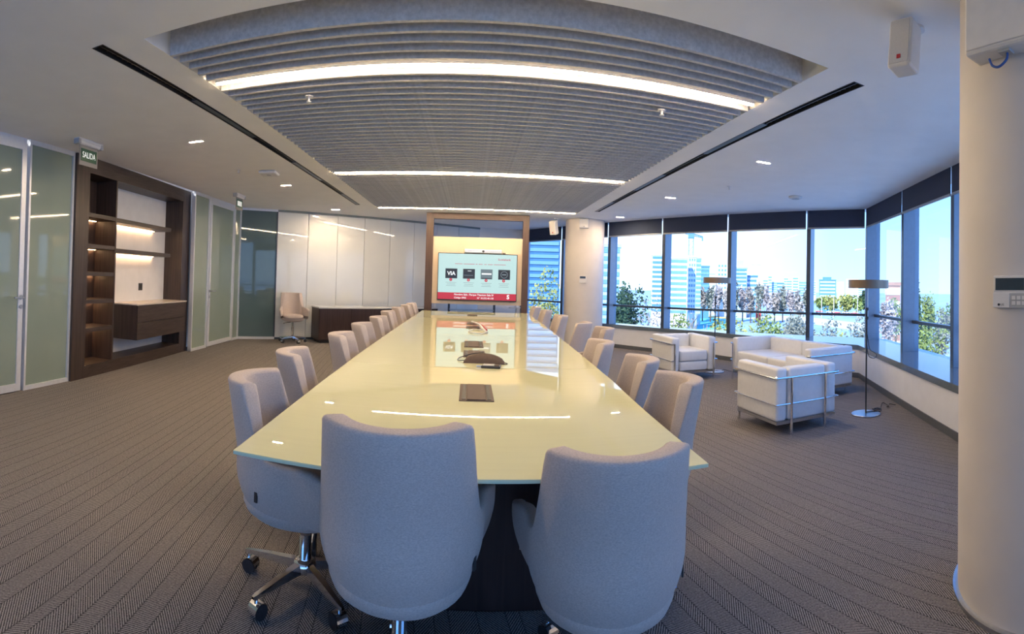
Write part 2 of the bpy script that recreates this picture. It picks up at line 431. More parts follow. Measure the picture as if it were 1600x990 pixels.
blab = ['navy roller blind just right of the window corner', 'navy roller blind over the window with the conifer', 'navy roller blind beside the near round column']
for i in range(6):
    win_bay(i+7, CORN, tB, nB, bmul[i], bmul[i+1])
    if i < 3: blind(CORN, tB, nB, bmul[i], bmul[i+1], blab[i])  # bays past these are unseen, invented and left unblinded for more skylight
cpost = MB().prism([tuple((CORN + nA*GO*1.2)[:2]), tuple((CORN)[:2]), tuple((CORN+nB*GO*1.2)[:2]), tuple((gC + (nA+nB)*0.06)[:2])], SILL, ZC+.25)
struct(cpost.build('trim_2', M_mull, fixn=True))
for k, (P0, t, nrm, a0, a1) in enumerate(((A0, tA, nA, A_START, A_END+.2), (CORN, tB, nB, -.2, B_END))):
    struct(MB().frame(P0, t, nrm, Z3, a0, a1, 0.05, GO+0.28, ZC+0.02, ZC+0.6).build('wall_facade_head_%s' % 'ab'[k], M_white))
    struct(MB().frame(P0, t, nrm, Z3, a0, a1, GO+0.03, GO+0.28, -0.6, SILL-0.03).build('wall_facade_foot_%s' % 'ab'[k], M_white))

# ------------------------------------------------------------------ invented rear window wall, unseen behind the camera, lights the chair backs
xr0, xr1 = WL(-3.0), BEN.x
wr = MB(); wr.box(xr0-.3, xr1+.5, -3.2, -3.0, -0.2, 0.12); wr.box(xr0-.3, xr1+.5, -3.2, -3.0, 2.6, ZC+.5)
for x in (xr0-.1, xr0+1.6, xr0+3.2, xr1): wr.box(x-.08, x+.08, -3.2, -3.0, 0.12, 2.6)
wr_o = struct(wr.build('wall_rear_added', M_white))
for x0, x1 in ((xr0, xr0+1.52), (xr0+1.68, xr0+3.12), (xr0+3.28, xr1-.08)):
    k = MB(); k.quad((x0, -3.1, .12), (x1, -3.1, .12), (x1, -3.1, 2.6), (x0, -3.1, 2.6)); k.build('pane', M_glass, wr_o)

# ------------------------------------------------------------------ left glass partition with doors
tW = Vector((-0.07, 1, 0)).normalized(); nW = Vector((1, 0.07, 0)).normalized()     # nW points into the room
PW = lambda y: Vector((WL(y), y, 0))
wl = struct(empty('wall_left', (0, 0, 0)))
def glass_panel(y0, y1, parent=wl):
    o = PW(y0); L_ = (PW(y1)-o).length
    MB().frame(o, tW, nW, Z3, 0.02, L_-0.02, -0.03, -0.01, 0.03, ZC-0.05).build('glass_panel', M_frost, parent)
    f = MB()
    f.frame(o, tW, nW, Z3, 0, L_, -0.05, 0.012, 0.0, 0.045); f.frame(o, tW, nW, Z3, 0, L_, -0.05, 0.012, ZC-0.05, ZC)
    f.build('frame_rail', M_alu, parent)
    for a in (0, L_-0.028): MB().frame(o, tW, nW, Z3, a, a+0.028, -0.05, 0.014, 0, ZC).build('frame_post', M_alu, parent)
def glass_door(n, y0, y1, handle_side):
    d = struct(empty('door_%d' % n, tuple(PW(y0)))); o = Vector((0, 0, 0)); L_ = (PW(y1)-PW(y0)).length
    MB().frame(o, tW, nW, Z3, 0.07, L_-0.07, -0.012, 0.006, 0.09, ZC-0.13).build('door_glass', M_frost, d)
    lf = MB()
    lf.frame(o, tW, nW, Z3, 0.008, 0.075, -0.02, 0.018, 0.012, ZC-0.06); lf.frame(o, tW, nW, Z3, L_-0.075, L_-0.008, -0.02, 0.018, 0.012, ZC-0.06)
    lf.frame(o, tW, nW, Z3, 0.075, L_-0.075, -0.02, 0.018, 0.012, 0.09); lf.frame(o, tW, nW, Z3, 0.075, L_-0.075, -0.02, 0.018, ZC-0.13, ZC-0.06)
    lf.build('door_frame', M_alu, d)
    MB().frame(o, tW, nW, Z3, 0, L_, -0.05, 0.0, ZC-0.055, ZC).build('door_head', M_alu, d)
    hs = L_-0.04 if handle_side > 0 else 0.04; dr = -1 if handle_side > 0 else 1
    h = MB(); q = lambda a, b, c: tW*a + nW*b + Z3*c
    h.cyl(q(hs, 0.018, 1.0), q(hs, 0.028, 1.0), 0.026); h.tube([q(hs, 0.02, 1.0), q(hs, 0.065, 1.0), q(hs+dr*.02, 0.075, 1.0), q(hs+dr*.14, 0.075, 1.0)], 0.010)
    h.build('handle', M_steel, d, smooth=False)
    MB().cyl(q(hs, 0.018, 0.90), q(hs, 0.028, 0.90), 0.024).build('lock', M_steel, d)
    return d
for y0, y1 in ((-3.0, -0.9), (-0.9, 1.2), (1.2, 2.25)): glass_panel(y0, y1)
glass_door(1, 2.28, 3.36, 1)
glass_panel(3.40, 4.12)
glass_panel(7.14, 7.72)
glass_door(2, 7.74, 8.84, -1)
glass_panel(8.86, 9.19)
struct(MB().frame(PW(-3), tW, nW, Z3, 0, 12.2, -0.60, -0.45, -.2, ZC+.4).build('wall_corridor', M_white))

# ------------------------------------------------------------------ back wall of glass panels (angled)
wb = struct(empty('wall_back', (0, 0, 0)))
MB().frame(E0, tE, nE, Z3, -0.3, 5.86, -0.2, -0.03, -0.2, ZC+.4).build('backing', M_white, wb)
js = [0.0, 0.77, 1.44, 2.10, 2.73, 3.36, 3.98, 4.60, 5.22, 5.86]
for i in range(len(js)-1):
    k = MB().frame(E0, tE, nE, Z3, js[i]+0.004, js[i+1]-0.004, -0.03, 0.0 if i else -0.006, 0.05 if i == 0 else 0.03, ZC-0.045)
    k.build('glass_panel', M_tglass if i == 0 else M_wglass, wb, bevel=0.002, segs=1)
MB().frame(E0, tE, nE, Z3, 0.0, 0.77, -0.03, 0.016, 0.0, 0.05).build('frame_rail', M_alu, wb)
MB().frame(E0, tE, nE, Z3, 0.0, 0.77, -0.03, 0.016, ZC-0.045, ZC).build('frame_rail', M_alu, wb)
MB().frame(E0, tE, nE, Z3, 0.75, 0.775, -0.03, 0.012, 0.0, ZC).build('frame_post', M_dark, wb)
MB().frame(E0, tE, nE, Z3, 0.77, 5.86, -0.03, 0.012, ZC-0.045, ZC).build('top_trim', mat('grey_green_trim', (0.22, 0.25, 0.25), 0.5), wb)
MB().frame(E0, tE, nE, Z3, 0.77, 5.86, -0.03, 0.012, 0.0, 0.04).build('base_trim', M_dark, wb)
t2 = (AST - E_END); l2 = t2.length; t2.normalize(); n2 = Vector((t2.y, -t2.x, 0))
struct(MB().frame(E_END, t2, n2, Z3, 0, l2, -0.2, 0, -.2, ZC+.4).build('wall_back_return', M_white))

# ------------------------------------------------------------------ round columns
def column(x, y, label):
    c = empty('column', (x, y, 0)); tag(c, label, 'column', kind='structure')
    MB().cyl((0, 0, 0), (0, 0, ZC), 0.415, n=96, caps=False).build('shaft', M_colm, c, smooth=True)
    MB().lathe([(0.425, 0.0), (0.437, 0.0), (0.437, 0.018), (0.425, 0.018), (0.417, 0.02)], 96).build('base_ring', M_steel, c, smooth=False)
    return c
column(2.39, 10.45, 'far round pale column between the window bays')
column(2.13, 0.955, 'near round pale column at the right edge')

# ------------------------------------------------------------------ felt baffle ceiling, LED lines, slot diffusers
LEDS = [3.10, 6.204, 9.309]
bc = thing('baffle_ceiling', 'grey felt baffle ceiling set in a recess above the long table', 'acoustic ceiling', (0, 0, ZC))
bme = MB().box(CL+0.025, CR-0.025, -0.0125, 0.0125, -0.02, 0.20).mesh('baffle', M_felt)
y = 2.575; pitch_b = 0.1115
while y < CF-0.03:
    if all(abs(y-l) > 0.060 for l in LEDS):
        b = link('baffle', bme, bc); b.location = (0, y, 0)
    y += pitch_b
for l, lab in zip(LEDS, ('nearest glowing LED line between the felt baffles', 'middle glowing LED line between the felt baffles', 'farthest glowing LED line above the wooden portal')):
    t = thing('led_line_light', lab, 'light', (0, l, ZC-0.022), group='LED lines in the baffle ceiling')
    MB().box(CL+0.06, CR-0.06, -0.018, 0.018, 0.004, 0.06).build('profile', M_alu, t)
    MB().box(CL+0.065, CR-0.065, -0.012, 0.012, -0.004, 0.004).build('diffuser', M_led, t)
def slot(x0, x1, y0, y1, label):
    s = thing('slot_diffuser', label, 'air vent', ((x0+x1)/2, y0, ZC)); w = (x1-x0)/2; L_ = y1-y0
    k = MB(); k.box(-w, -w+.008, 0, L_, -0.001, .09); k.box(w-.008, w, 0, L_, -0.001, .09); k.box(-w, w, 0, .01, -0.001, .09); k.box(-w, w, L_-.01, L_, -0.001, .09); k.box(-w, w, 0, L_, .08, .09)
    k.build('housing', M_black, s)
    n = 6; seg = L_/n
    for i in range(n):
        v = MB()
        if i % 2 == 0:
            for q in range(int(seg/0.05)): v.box(-w+.012, w-.012, i*seg+.02+q*.05, i*seg+.03+q*.05, 0.02, .045)
            v.box(-.005, .005, i*seg, (i+1)*seg, 0.008, .05)
            v.build('louvre', M_blackpl, s)
        else:
            v.box(-w+.012, w-.030, i*seg, (i+1)*seg, 0.004, .02); v.build('blank_plate', M_dark, s)
slot(*SL, 'long black slot air diffuser in the ceiling left of the felt')
slot(*SR, 'long black slot air diffuser in the ceiling right of the felt')

def downlight(x, y, label, w=0.15, d=0.026, m=None):
    t = thing('downlight', label, 'light', (x, y, ZC), group='small linear downlights in the ceiling')
    f = MB(); f.box(-w/2-.008, w/2+.008, -d/2-.008, -d/2, -.003, .0); f.box(-w/2-.008, w/2+.008, d/2, d/2+.008, -.003, 0)
    f.box(-w/2-.008, -w/2, -d/2, d/2, -.003, 0); f.box(w/2, w/2+.008, -d/2, d/2, -.003, 0)
    f.build('trim', M_plw, t)
    MB().box(-w/2, w/2, -d/2, d/2, -.002, 0.0).build('diffuser', m or M_dl, t)
for k, (x, y, a) in enumerate([(-2.75, 4.44, 'left of the felt nearest the bookcase'), (-2.76, 7.05, 'left of the felt in the middle'), (-2.72, 9.72, 'left of the felt near the white glass wall'),
                (2.95, 4.52, 'right of the felt nearest the near column'), (2.94, 7.08, 'right of the felt in the middle'), (2.89, 9.55, 'right of the felt near the far column'),
                (-2.75, 1.8, 'added out of view, left of the camera')]):  # last one is an added unseen lamp, kept to light the left side
    downlight(x, y, 'small glowing linear downlight ' + a)

# ------------------------------------------------------------------ conference table
LE = [(-.73, 1.47), (-.765, 2.1), (-.79, 2.63), (-.83, 3.77), (-.86, 5.5), (-.885, 7.4), (-.905, 9.55)]
RE = [(.765, 1.47), (.81, 2.26), (.86, 2.9), (.91, 3.87), (.95, 4.8), (1.045, 7.15), (1.105, 9.55)]
def interp(pts, y):
    for (x0, y0), (x1, y1) in zip(pts, pts[1:]):
        if y <= y1: return x0 + (x1-x0)*max(0, (y-y0))/(y1-y0)
    return pts[-1][0]
TZ = 0.74
tb = thing('conference_table', 'very long cream glass topped conference table on dark pedestals', 'table', (0, 0, 0))
seams = [1.47, 3.36, 5.42, 7.48, 9.55]
for a, b in zip(seams, seams[1:]):
    ys = [a+.0015 + (b-a-.003)*i/8 for i in range(9)]
    pts = [(interp(RE, q), q) for q in ys] + [(interp(LE, q), q) for q in reversed(ys)]
    p = MB().prism(pts, TZ-.005, TZ).build('glass_top', M_table, tb)
    MB().prism(pts, TZ-.012, TZ-.005).build('glass_edge', M_tedge, p)
for y0, y1 in ((2.02, 3.9), (4.5, 6.5), (7.1, 9.0)):
    MB().box(-.42, .50, y0, y1, 0.0, TZ-.05).build('pedestal', M_woodt, tb, bevel=.01)
MB().box(-.55, .62, 1.75, 9.3, TZ-.05, TZ-.0145).build('subframe', M_black, tb)

def cable_box(y0, y1, label):
    t = thing('cable_box', label, 'cable box', (.045, (y0+y1)/2, TZ), group='cable boxes along the table'); L_ = (y1-y0)/2
    MB().box(-.085, .085, -L_, L_, 0, .004).build('rim', M_bronze, t)
    MB().box(-.045, .045, -L_+.012, L_-.012, .004, .008).build('lid', M_bronze, t, bevel=.001)
    for x in (-.062, .062): MB().box(x-.010, x+.010, -L_+.02, L_-.02, .004, .006).build('brush_slot', M_black, t)
for y0, y1, lb in ((2.42, 2.81, 'bronze cable box lid on the table, nearest the camera'), (3.82, 4.18, 'bronze cable box lid just behind the conference phone'),
                   (4.40, 4.84, 'bronze cable box lid, third from the near end'), (6.15, 6.5, 'bronze cable box lid, fourth from the near end'),
                   (6.75, 7.1, 'bronze cable box lid, fifth from the near end'), (8.42, 8.8, 'bronze cable box lid farthest from the camera')):
    cable_box(y0, y1, lb)

def phone():
    t = thing('conference_phone', 'brown arched conference phone on the table', 'phone', (.115, 3.60, TZ), R(-6))
    k = MB(); P = []
    for i in range(17):
        u = -1 + 2*i/16; x = .145*u; arch = .055*(1-u*u)**.6 + .012; row = []
        for j in range(13):
            a = math.pi*j/12; w = .055*(1-.35*abs(u)**3)
            row.append((x, w*math.cos(a)-.03*u*u, arch*math.sin(a)))
        P.append(row)
    k.grid(P); k.v.append((-.145, -.03, 0)); k.f.append((len(k.v)-1,)+tuple(range(0, 13))[:2] + (2,))
    k.build('body', M_bronze, t, smooth=True, fixn=True)
    MB().box(-.125, .125, -.05, .035, 0.0, .014).build('base', M_blackpl, t, bevel=.004)
    MB().box(-.03, .03, -.045, -.0435, .030, .036).build('badge', M_plg, t)
    c = [(-.14, .0, .01), (-.19, .02, .004), (-.20, .15, .004), (-.12, .26, .02), (-.03, .28, .03), (.02, .2, .012)]
    MB().tube(smooth_path(c, 6), .0035, 6).build('cord', M_blackpl, t)
    MB().tube(smooth_path([(.14, -.02, .008), (.165, -.03, .004), (.16, -.055, .004), (.12, -.07, .004)], 6), .0025, 6).build('cord', M_blackpl, t)
    d = thing('wireless_puck', 'small flat black and grey wireless puck lying before the phone', 'device', (.155, 3.39, TZ), R(-8))
    MB().box(-.065, .065, -.045, .045, 0, .016).build('puck_base', M_blackpl, d, bevel=.006)
    MB().box(-.055, .02, -.036, .036, .016, .020).build('puck_top', M_plg, d, bevel=.003)
    MB().box(.024, .056, -.03, .03, .016, .019).build('button', M_bronze, d, bevel=.002)
    MB().box(-.10, -.065, -.010, .010, .004, .012).build('usb_plug', M_steel, d)
def smooth_path(pts, n=6):
    P = [Vector(p) for p in pts]; out = []
    for i in range(len(P)-1):
        p0, p1, p2, p3 = P[max(i-1, 0)], P[i], P[i+1], P[min(i+2, len(P)-1)]
        for k in range(n):
            t = k/n
            out.append(0.5*((2*p1)+(-p0+p2)*t+(2*p0-5*p1+4*p2-p3)*t*t+(-p0+3*p1-3*p2+p3)*t**3))
    return out + [P[-1]]
phone()
cb = thing('coiled_cable', 'coiled white and red cable lying in the middle of the table', 'cable', (.10, 5.75, TZ))
ring = [(.11*math.cos(a), .22*math.sin(a), .006+.004*(i % 3)) for i, a in enumerate([k*.42 for k in range(32)])]
MB().tube(ring, .006, 6).build('white_coil', M_plw, cb, smooth=True)
MB().tube(smooth_path([(-.07, 1.05, .03), (-.05, .8, .05), (.02, .45, .05), (.06, .1, .03), (.10, -.12, .01)], 6), .013, 6).build('white_lead', M_plw, cb, smooth=True)
MB().tube(smooth_path([(-.04, 1.0, .02), (-.01, .7, .04), (.06, .35, .04), (.10, .05, .02)], 6), .011, 6).build('red_lead', M_red, cb, smooth=True)

# ------------------------------------------------------------------ swivel chairs
def chair_meshes():
    D = {}
    def sm(a, b, x): t = max(0, min(1, (x-a)/(b-a))); return t*t*(3-2*t)
    hw, rear, fr = .260, -.305, .19
    # plan curve of the shell, from the left arm tip round the back to the right arm tip
    plan = []
    n_arm, n_cor = 9, 64
    for i in range(n_arm): plan.append((-hw-.045*sm(0, 1, 1-i/n_arm), fr - (fr+.03)*i/n_arm))
    for i in range(n_cor+1):
        a = math.pi*i/n_cor; c, s_ = math.cos(a), math.sin(a)
        ex = 1.0
        plan.append((-hw*math.copysign(abs(c)**ex, c), -.03 + (rear+.03)*abs(s_)**ex))
    for i in range(n_arm): plan.append((hw+.045*sm(0, 1, (i+1)/n_arm), -.03 + (fr+.03)*(i+1)/n_arm))
    nP = len(plan)
    def top(i):
        x, yy = plan[i]
        arm = .60 + .03*sm(-.02, -.2, yy) - .035*sm(.05, .19, yy)
        back = 1-sm(.222, .247, abs(x)) if yy < -.03 else 0.0
        return arm + (.885-arm)*back, back
    def normal(i):
        a = Vector(plan[max(i-1, 0)]); b = Vector(plan[min(i+1, nP-1)]); t = (b-a).normalized()
        return Vector((t.y, -t.x)) * -1            # outwards
    cen = Vector((0, -.02))
    def pt(i, z, offn):
        x, yy = plan[i]; nn = normal(i)
        if nn.dot(Vector((x, yy))-cen) < 0: nn = -nn
        k = 1.0
        if z < .53: k = 1 - .15*((.53-z)/.145)**2.0           # bowl closes towards the bottom
        lean = -.055*max(0, (z-.60)/.28)                     # back leans rearwards
        nar = 1 - .03*sm(.55, .80, z)
        P = Vector((x*nar, yy)) - nn*offn
        P = cen + (P-cen)*Vector((1, 1)).x*k if k < 1 else P
        return Vector((P.x, P.y + lean, z))
    zb = .385
    def wall(i0, i1):
        g = []
        for i in range(i0, i1+1):
            T, bk = top(i); th = .052 + .026*bk; row = []
            for j in range(12): row.append(pt(i, zb + (T-.012-zb)*j/11, 0))
            row.append(pt(i, T-.003, .006)); row.append(pt(i, T, .016)); row.append(pt(i, T, th-.016)); row.append(pt(i, T-.006, th-.004))
            zi = .44
            for j in range(8): row.append(pt(i, T-.014 + (zi-T+.014)*j/7, th))
            g.append(row)
        return g
    ib0 = min(i for i in range(nP) if top(i)[1] > 0.02)-1; ib1 = max(i for i in range(nP) if top(i)[1] > 0.02)+1
    def wmesh(name, i0, i1, cap):
        k = MB(); g = wall(i0, i1); k.grid(g)
        for e_ in cap:                                        # rounded tip of the arm
            row = g[0] if e_ == 0 else g[-1]; sg = 1
            c0 = Vector((0, .022, 0)); r2 = []
            m_ = len(row)
            cx_ = sum((p.x for p in row), 0)/m_
            tip = [Vector((cx_ + (p.x-cx_)*.55, p.y+.020, p.z if p.z < .5 else p.z-.012)) for p in row]
            tip2 = [Vector((cx_ + (p.x-cx_)*.05, p.y+.026, p.z if p.z < .5 else p.z-.03)) for p in row]
            k.grid([row, tip, tip2])
        return k.mesh(name, M_fabric, smooth=True, weld=True, fixn=True)
    D['backrest'] = wmesh('backrest', ib0, ib1, [])
    D['arm_l'] = wmesh('armrest', 0, ib0, [0]); D['arm_r'] = wmesh('armrest', ib1, nP-1, [1])
    # seat cushion
    def pad(name, a, y0, y1, zlo, zhi, e=.62, n=36, crown=.012):
        k = MB(); cy, b = (y0+y1)/2, (y1-y0)/2; rings = [(0.86, zlo), (.965, zlo+.012), (1.0, zlo+.03), (.99, zhi-.018), (.955, zhi-.005), (.88, zhi), (.5, zhi+crown*.8), (.02, zhi+crown)]
        P = []
        for rr, z in rings:
            row = []
            for i in range(n+1):
                t = 2*math.pi*i/n; c, s_ = math.cos(t), math.sin(t)
                row.append((a*rr*math.copysign(abs(c)**e, c), cy + b*rr*math.copysign(abs(s_)**e, s_), z))
            P.append(row)
        k.grid(P); k.f.append(tuple(range(n)))
        return k.mesh(name, M_fabric, smooth=True, weld=True, fixn=True)
    D['seat'] = pad('seat', .205, -.22, .245, .385, .455)
    k = MB(); P = []
    for rr, z in ((.02, .308), (.40, .311), (.66, .320), (.84, .336), (.95, .358), (1.0, .385), (.99, .40)):
        row = []
        for i in range(41):
            t = 2*math.pi*i/40; c, s_ = math.cos(t), math.sin(t)
            row.append((.226*rr*math.copysign(abs(c)**.9, c), (-.03+.238*rr*s_ if s_ < 0 else -.03+.235*rr*abs(s_)**.7), z))
        P.append(row)
    k.grid(P); D['pan'] = k.mesh('seat_pan', M_fabric, smooth=True, weld=True, fixn=True)
    D['post'] = MB().lathe([(.026, .10), (.026, .24), (.020, .245), (.020, .33), (.045, .332), (.045, .338)], 20).mesh('post', M_chrome, smooth=False)
    D['hub'] = MB().lathe([(.030, .075), (.046, .082), (.050, .10), (.046, .125), (.030, .132)], 24).mesh('hub', M_chrome, smooth=True)
    l = MB()                                                   # tapering star leg
    A_ = [(.03, .019, .088, .125), (.16, .015, .084, .112), (.275, .011, .080, .094), (.29, .006, .080, .090)]
    P = []
    for r_, w, z0, z1 in A_: P.append([(r_, -w, z0), (r_, -w*.8, z1), (r_, w*.8, z1), (r_, w, z0), (r_, -w, z0)])
    l.grid(P); D['leg'] = l.mesh('leg', M_chrome, fixn=True)
    c = MB()
    for sx_ in (-1, 1): c.cyl((.262, sx_*.006, .030), (.262, sx_*.026, .030), .030, n=18)
    D['wheel'] = c.mesh('caster_wheel', M_blackpl)
    c = MB(); c.cyl((.272, 0, .030), (.272, 0, .085), .0075, n=8)
    pr = [(.262+.034*math.cos(a), .030+.034*math.sin(a)) for a in [math.pi*(-.05+i*.11) for i in range(10)]]
    c.grid([[(x, w, z) for x, z in pr] for w in (-.024, .024)])
    D['hood'] = c.mesh('caster_hood', M_chrome, fixn=False)
    D['lever'] = MB().tube([(.05, .06, .31), (.17, .08, .30), (.20, .085, .285)], .007, 6).mesh('lever', M_blackpl)
    D['tag'] = MB().box(-.003, .003, -.007, .007, -.02, .02).mesh('label_tag', M_blackpl)
    return D
CM = chair_meshes()
def make_chair(x, y, rz, label, dz=0.0, base=0.0, group='taupe swivel chairs around the table'):
    t = thing('swivel_chair', label, 'chair', (x, y, 0), rz, group)
    for n, k in (('backrest', 'backrest'), ('armrest', 'arm_l'), ('armrest', 'arm_r'), ('seat', 'seat'), ('seat_pan', 'pan'), ('lever', 'lever')):
        o = link(n, CM[k], t); o.location.z = dz
    o = link('label_tag', CM['tag'], t); o.location = (.230, -.143, .46+dz); o.rotation_euler.z = R(-27)
    o = link('post', CM['post'], t); o.scale.z = 1.0 + dz/.34
    link('hub', CM['hub'], t)
    for i in range(5):
        a = base - rz + 2*math.pi*i/5
        l = link('leg', CM['leg'], t); l.rotation_euler.z = a
        link('caster_wheel', CM['wheel'], l); link('caster_hood', CM['hood'], l)
    return t
make_chair(-.195, 1.62, 0, 'taupe swivel chair seen from behind, left one at the near table end', .035, R(100))
make_chair(.462, 1.63, R(-5), 'taupe swivel chair seen from behind, right one at the near table end', -.04, R(50))
LEFTC = [(-.65, 2.02), (-.745, 2.80), (-.725, 3.80), (-.765, 4.72), (-.78, 5.66), (-.84, 6.72), (-.85, 7.72), (-.83, 8.6), (-.82, 9.26)]
ordn = ['nearest the camera', 'second from the near end', 'third from the near end', 'fourth from the near end', 'fifth from the near end', 'sixth from the near end', 'seventh from the near end', 'eighth from the near end', 'farthest from the camera']
for i, (x, y) in enumerate(LEFTC):
    make_chair(x, y, R(-90 + (3, 10, 2, 0, -2, 1, 0, 2, 0)[i]), 'taupe swivel chair left of the table, ' + ordn[i], (-.005, .0, .0, .0, .0, .0, .0, 0, 0)[i], R((174, 20, 40, 10, 55, 0, 30, 70, 15)[i]))
RIGHTC = [(.735, 2.22, 90, 'nearest the camera'), (.77, 2.88, 86, 'second from the near end'), (.75, 3.76, 90, 'third from the near end'), (1.10, 4.95, 88, 'fourth from the near end, pulled back'),
          (1.06, 5.72, 68, 'fifth from the near end, turned away'), (1.0, 6.85, 92, 'sixth from the near end'), (.99, 8.15, 90, 'seventh from the near end'), (.97, 9.3, 90, 'farthest from the camera')]
for i, (x, y, a, lb) in enumerate(RIGHTC):
    make_chair(x, y, R(a), 'taupe swivel chair right of the table, ' + lb, 0, R((8, 40, 20, 60, 33, 5, 50, 25)[i]))
make_chair(-3.45, 9.42, R(-150), 'taupe swivel chair standing alone before the dark credenza', .09, R(30))

# ------------------------------------------------------------------ credenza at the back wall
cd = thing('credenza', 'low dark wood credenza with white top along the white glass wall', 'credenza', (-2.94, 9.54, 0), math.atan2(tE.y, tE.x))
MB().box(0, 2.75, 0, .48, .06, .69).build('body', M_woodt, cd)
MB().box(.05, 2.7, .04, .44, 0, .06).build('plinth', M_black, cd)
MB().box(-.01, 2.76, -.012, .49, .69, .72).build('top', M_wglass, cd, bevel=.004)
for i in range(4): MB().box(.01+i*.685, .685*(i+1)-.003, -.016, 0.0, .07, .685).build('door', M_woodt, cd, bevel=.002)

# ------------------------------------------------------------------ white leather cube seating with chrome frames
def cube_seat(name, label, cat, x, y, rz, W, D_, seats, group):
    """faces local -y; origin on the floor at the centre"""
    t = thing(name, label, cat, (x, y, 0), rz, group)
    at, H, zb = .145, .60, .125
    hw, hd = W/2, D_/2
    for s in (-1, 1):
        x0, x1 = sorted((s*hw, s*(hw-at)))
        MB().box(x0+.012, x1-.012, -hd+.01, hd-.012, zb, H).build('arm_cushion', M_leather, t, bevel=.026, segs=3, smooth=True)
    sw = (W-2*at)/seats
    for i in range(seats):
        a = -hw+at+sw*i
        MB().box(a+.004, a+sw-.004, hd-.15, hd-.012, zb, H-.004).build('back_cushion', M_leather, t, bevel=.026, segs=3, smooth=True)
        MB().box(a+.004, a+sw-.004, -hd+.01, hd-.15, zb+.005, zb+.135).build('base_cushion', M_leather, t, bevel=.02, segs=3, smooth=True)
        MB().box(a+.004, a+sw-.004, -hd+.005, hd-.15, zb+.14, zb+.29).build('seat_cushion', M_leather, t, bevel=.028, segs=3, smooth=True)
    r = .011
    for z in (H-.085, zb+.155):
        p = [(-hw+.055, -hd-.006, z), (-hw, -hd-.006, z), (-hw-.005, -hd, z), (-hw-.005, hd, z), (-hw, hd+.005, z), (hw, hd+.005, z), (hw+.005, hd, z), (hw+.005, -hd, z), (hw, -hd-.006, z), (hw-.055, -hd-.006, z)]
        MB().tube(p, r if z > .4 else .007, 8).build('frame_rail', M_chrome, t)
    for s in (-1, 1):
        MB().cyl((s*(hw-.055), -hd-.006, 0), (s*(hw-.055), -hd-.006, H-.085), .013, n=12).build('leg', M_chrome, t)
        MB().cyl((s*(hw-.17), hd+.008, 0), (s*(hw-.17), hd+.008, H-.085), .013, n=12).build('leg', M_chrome, t)
    MB().box(-hw+.02, hd*0+hw-.02, -hd+.015, hd-.015, zb-.028, zb).build('base_frame', M_steel, t)
    return t
G = 'white leather cube seats by the windows'
cube_seat('armchair', 'white leather cube armchair with chrome frame, farther one left of the sofa', 'armchair', 3.09, 6.83, R(3), .74, .72, 1, G)
cube_seat('armchair', 'white leather cube armchair with chrome frame, nearer one seen from behind', 'armchair', 2.935, 4.03, R(181), .74, .70, 1, G)
cube_seat('sofa', 'white leather cube sofa with chrome frame along the windows', 'sofa', 4.06, 5.52, R(-88), 1.76, .74, 2, G)

# ------------------------------------------------------------------ floor lamps
def floor_lamp(x, y, label, cords, zs):
    t = thing('floor_lamp', label, 'floor lamp', (x, y, 0), group='slim floor lamps')
    MB().lathe([(.0001, 0), (.15, 0), (.155, .004), (.155, .010), (.15, .014), (.0001, .016)], 40).build('base', M_steel, t, smooth=False)
    MB().cyl((0, 0, .012), (0, 0, zs-.22), .0085, n=10).build('pole', M_black, t)
    MB().cyl((0.012, 0, zs-.32), (0.012, 0, zs), .0045, n=8).build('rod', M_steel, t)
    for z_ in (zs-.33, zs-.235): MB().cyl((.004, 0, z_), (.004, 0, z_+.03), .017).build('clamp', M_blackpl, t)
    sh = MB(); n = 48; rr = .215; hh = .088
    sh.cyl((.02, 0, zs), (.02, 0, zs+hh), rr, n=n, caps=False); sh.cyl((.02, 0, zs+hh), (.02, 0, zs), rr-.006, n=n, caps=False)
    for z in (zs, zs+hh):
        sh.grid([[(.02+q*math.cos(2*math.pi*i/n), q*math.sin(2*math.pi*i/n), z) for i in range(n+1)] for q in (rr, rr-.006)])
    sh.build('shade', M_shade, t, smooth=True)
    MB().lathe([(.0001, zs+.02), (rr-.008, zs+.02), (rr-.008, zs+.026), (.0001, zs+.026)], 40, (.02, 0, 0)).build('diffuser', M_plw, t)
    for k in cords: MB().tube(smooth_path(k, 8), .0045, 6).build('cord', M_blackpl, t, smooth=True)
M_shade = mat('brushed_bronze_shade', (0.25, 0.19, 0.145), 0.38, 0.7, noise=0.12, scale=6, stretch=(1, 1, .2))
coil = [(.02, .01, .02), (.09, .0, .02), (.16, -.03, .012), (.22, .03, .03), (.18, .06, .012), (.12, .02, .035), (.2, -.02, .02), (.28, .05, .012), (.37, .10, .05), (.40, .03, .012), (.33, .0, .03), (.42, .06, .012), (.50, .12, .012), (.52, .04, .012)]
floor_lamp(3.80, 3.78, 'slim black floor lamp with bronze drum shade, nearer one beside the sofa',
           [coil, [(.1, -.03, .012), (.15, .02, .035), (.2, -.03, .03), (.16, -.05, .012), (.11, 0, .03)],
            [(.006, 0, .78), (.03, .02, .70), (.08, .04, .60), (.17, .05, .57), (.22, .06, .60), (.16, .05, .64), (.08, .03, .68), (.01, 0, .84)]], 1.33)
floor_lamp(3.70, 6.98, 'slim black floor lamp with bronze drum shade, farther one between armchair and sofa', [[(.02, 0, .02), (.1, -.05, .012), (.16, -.02, .03), (.22, -.08, .012), (.3, -.12, .012), (.36, -.1, .012)]], 1.385)

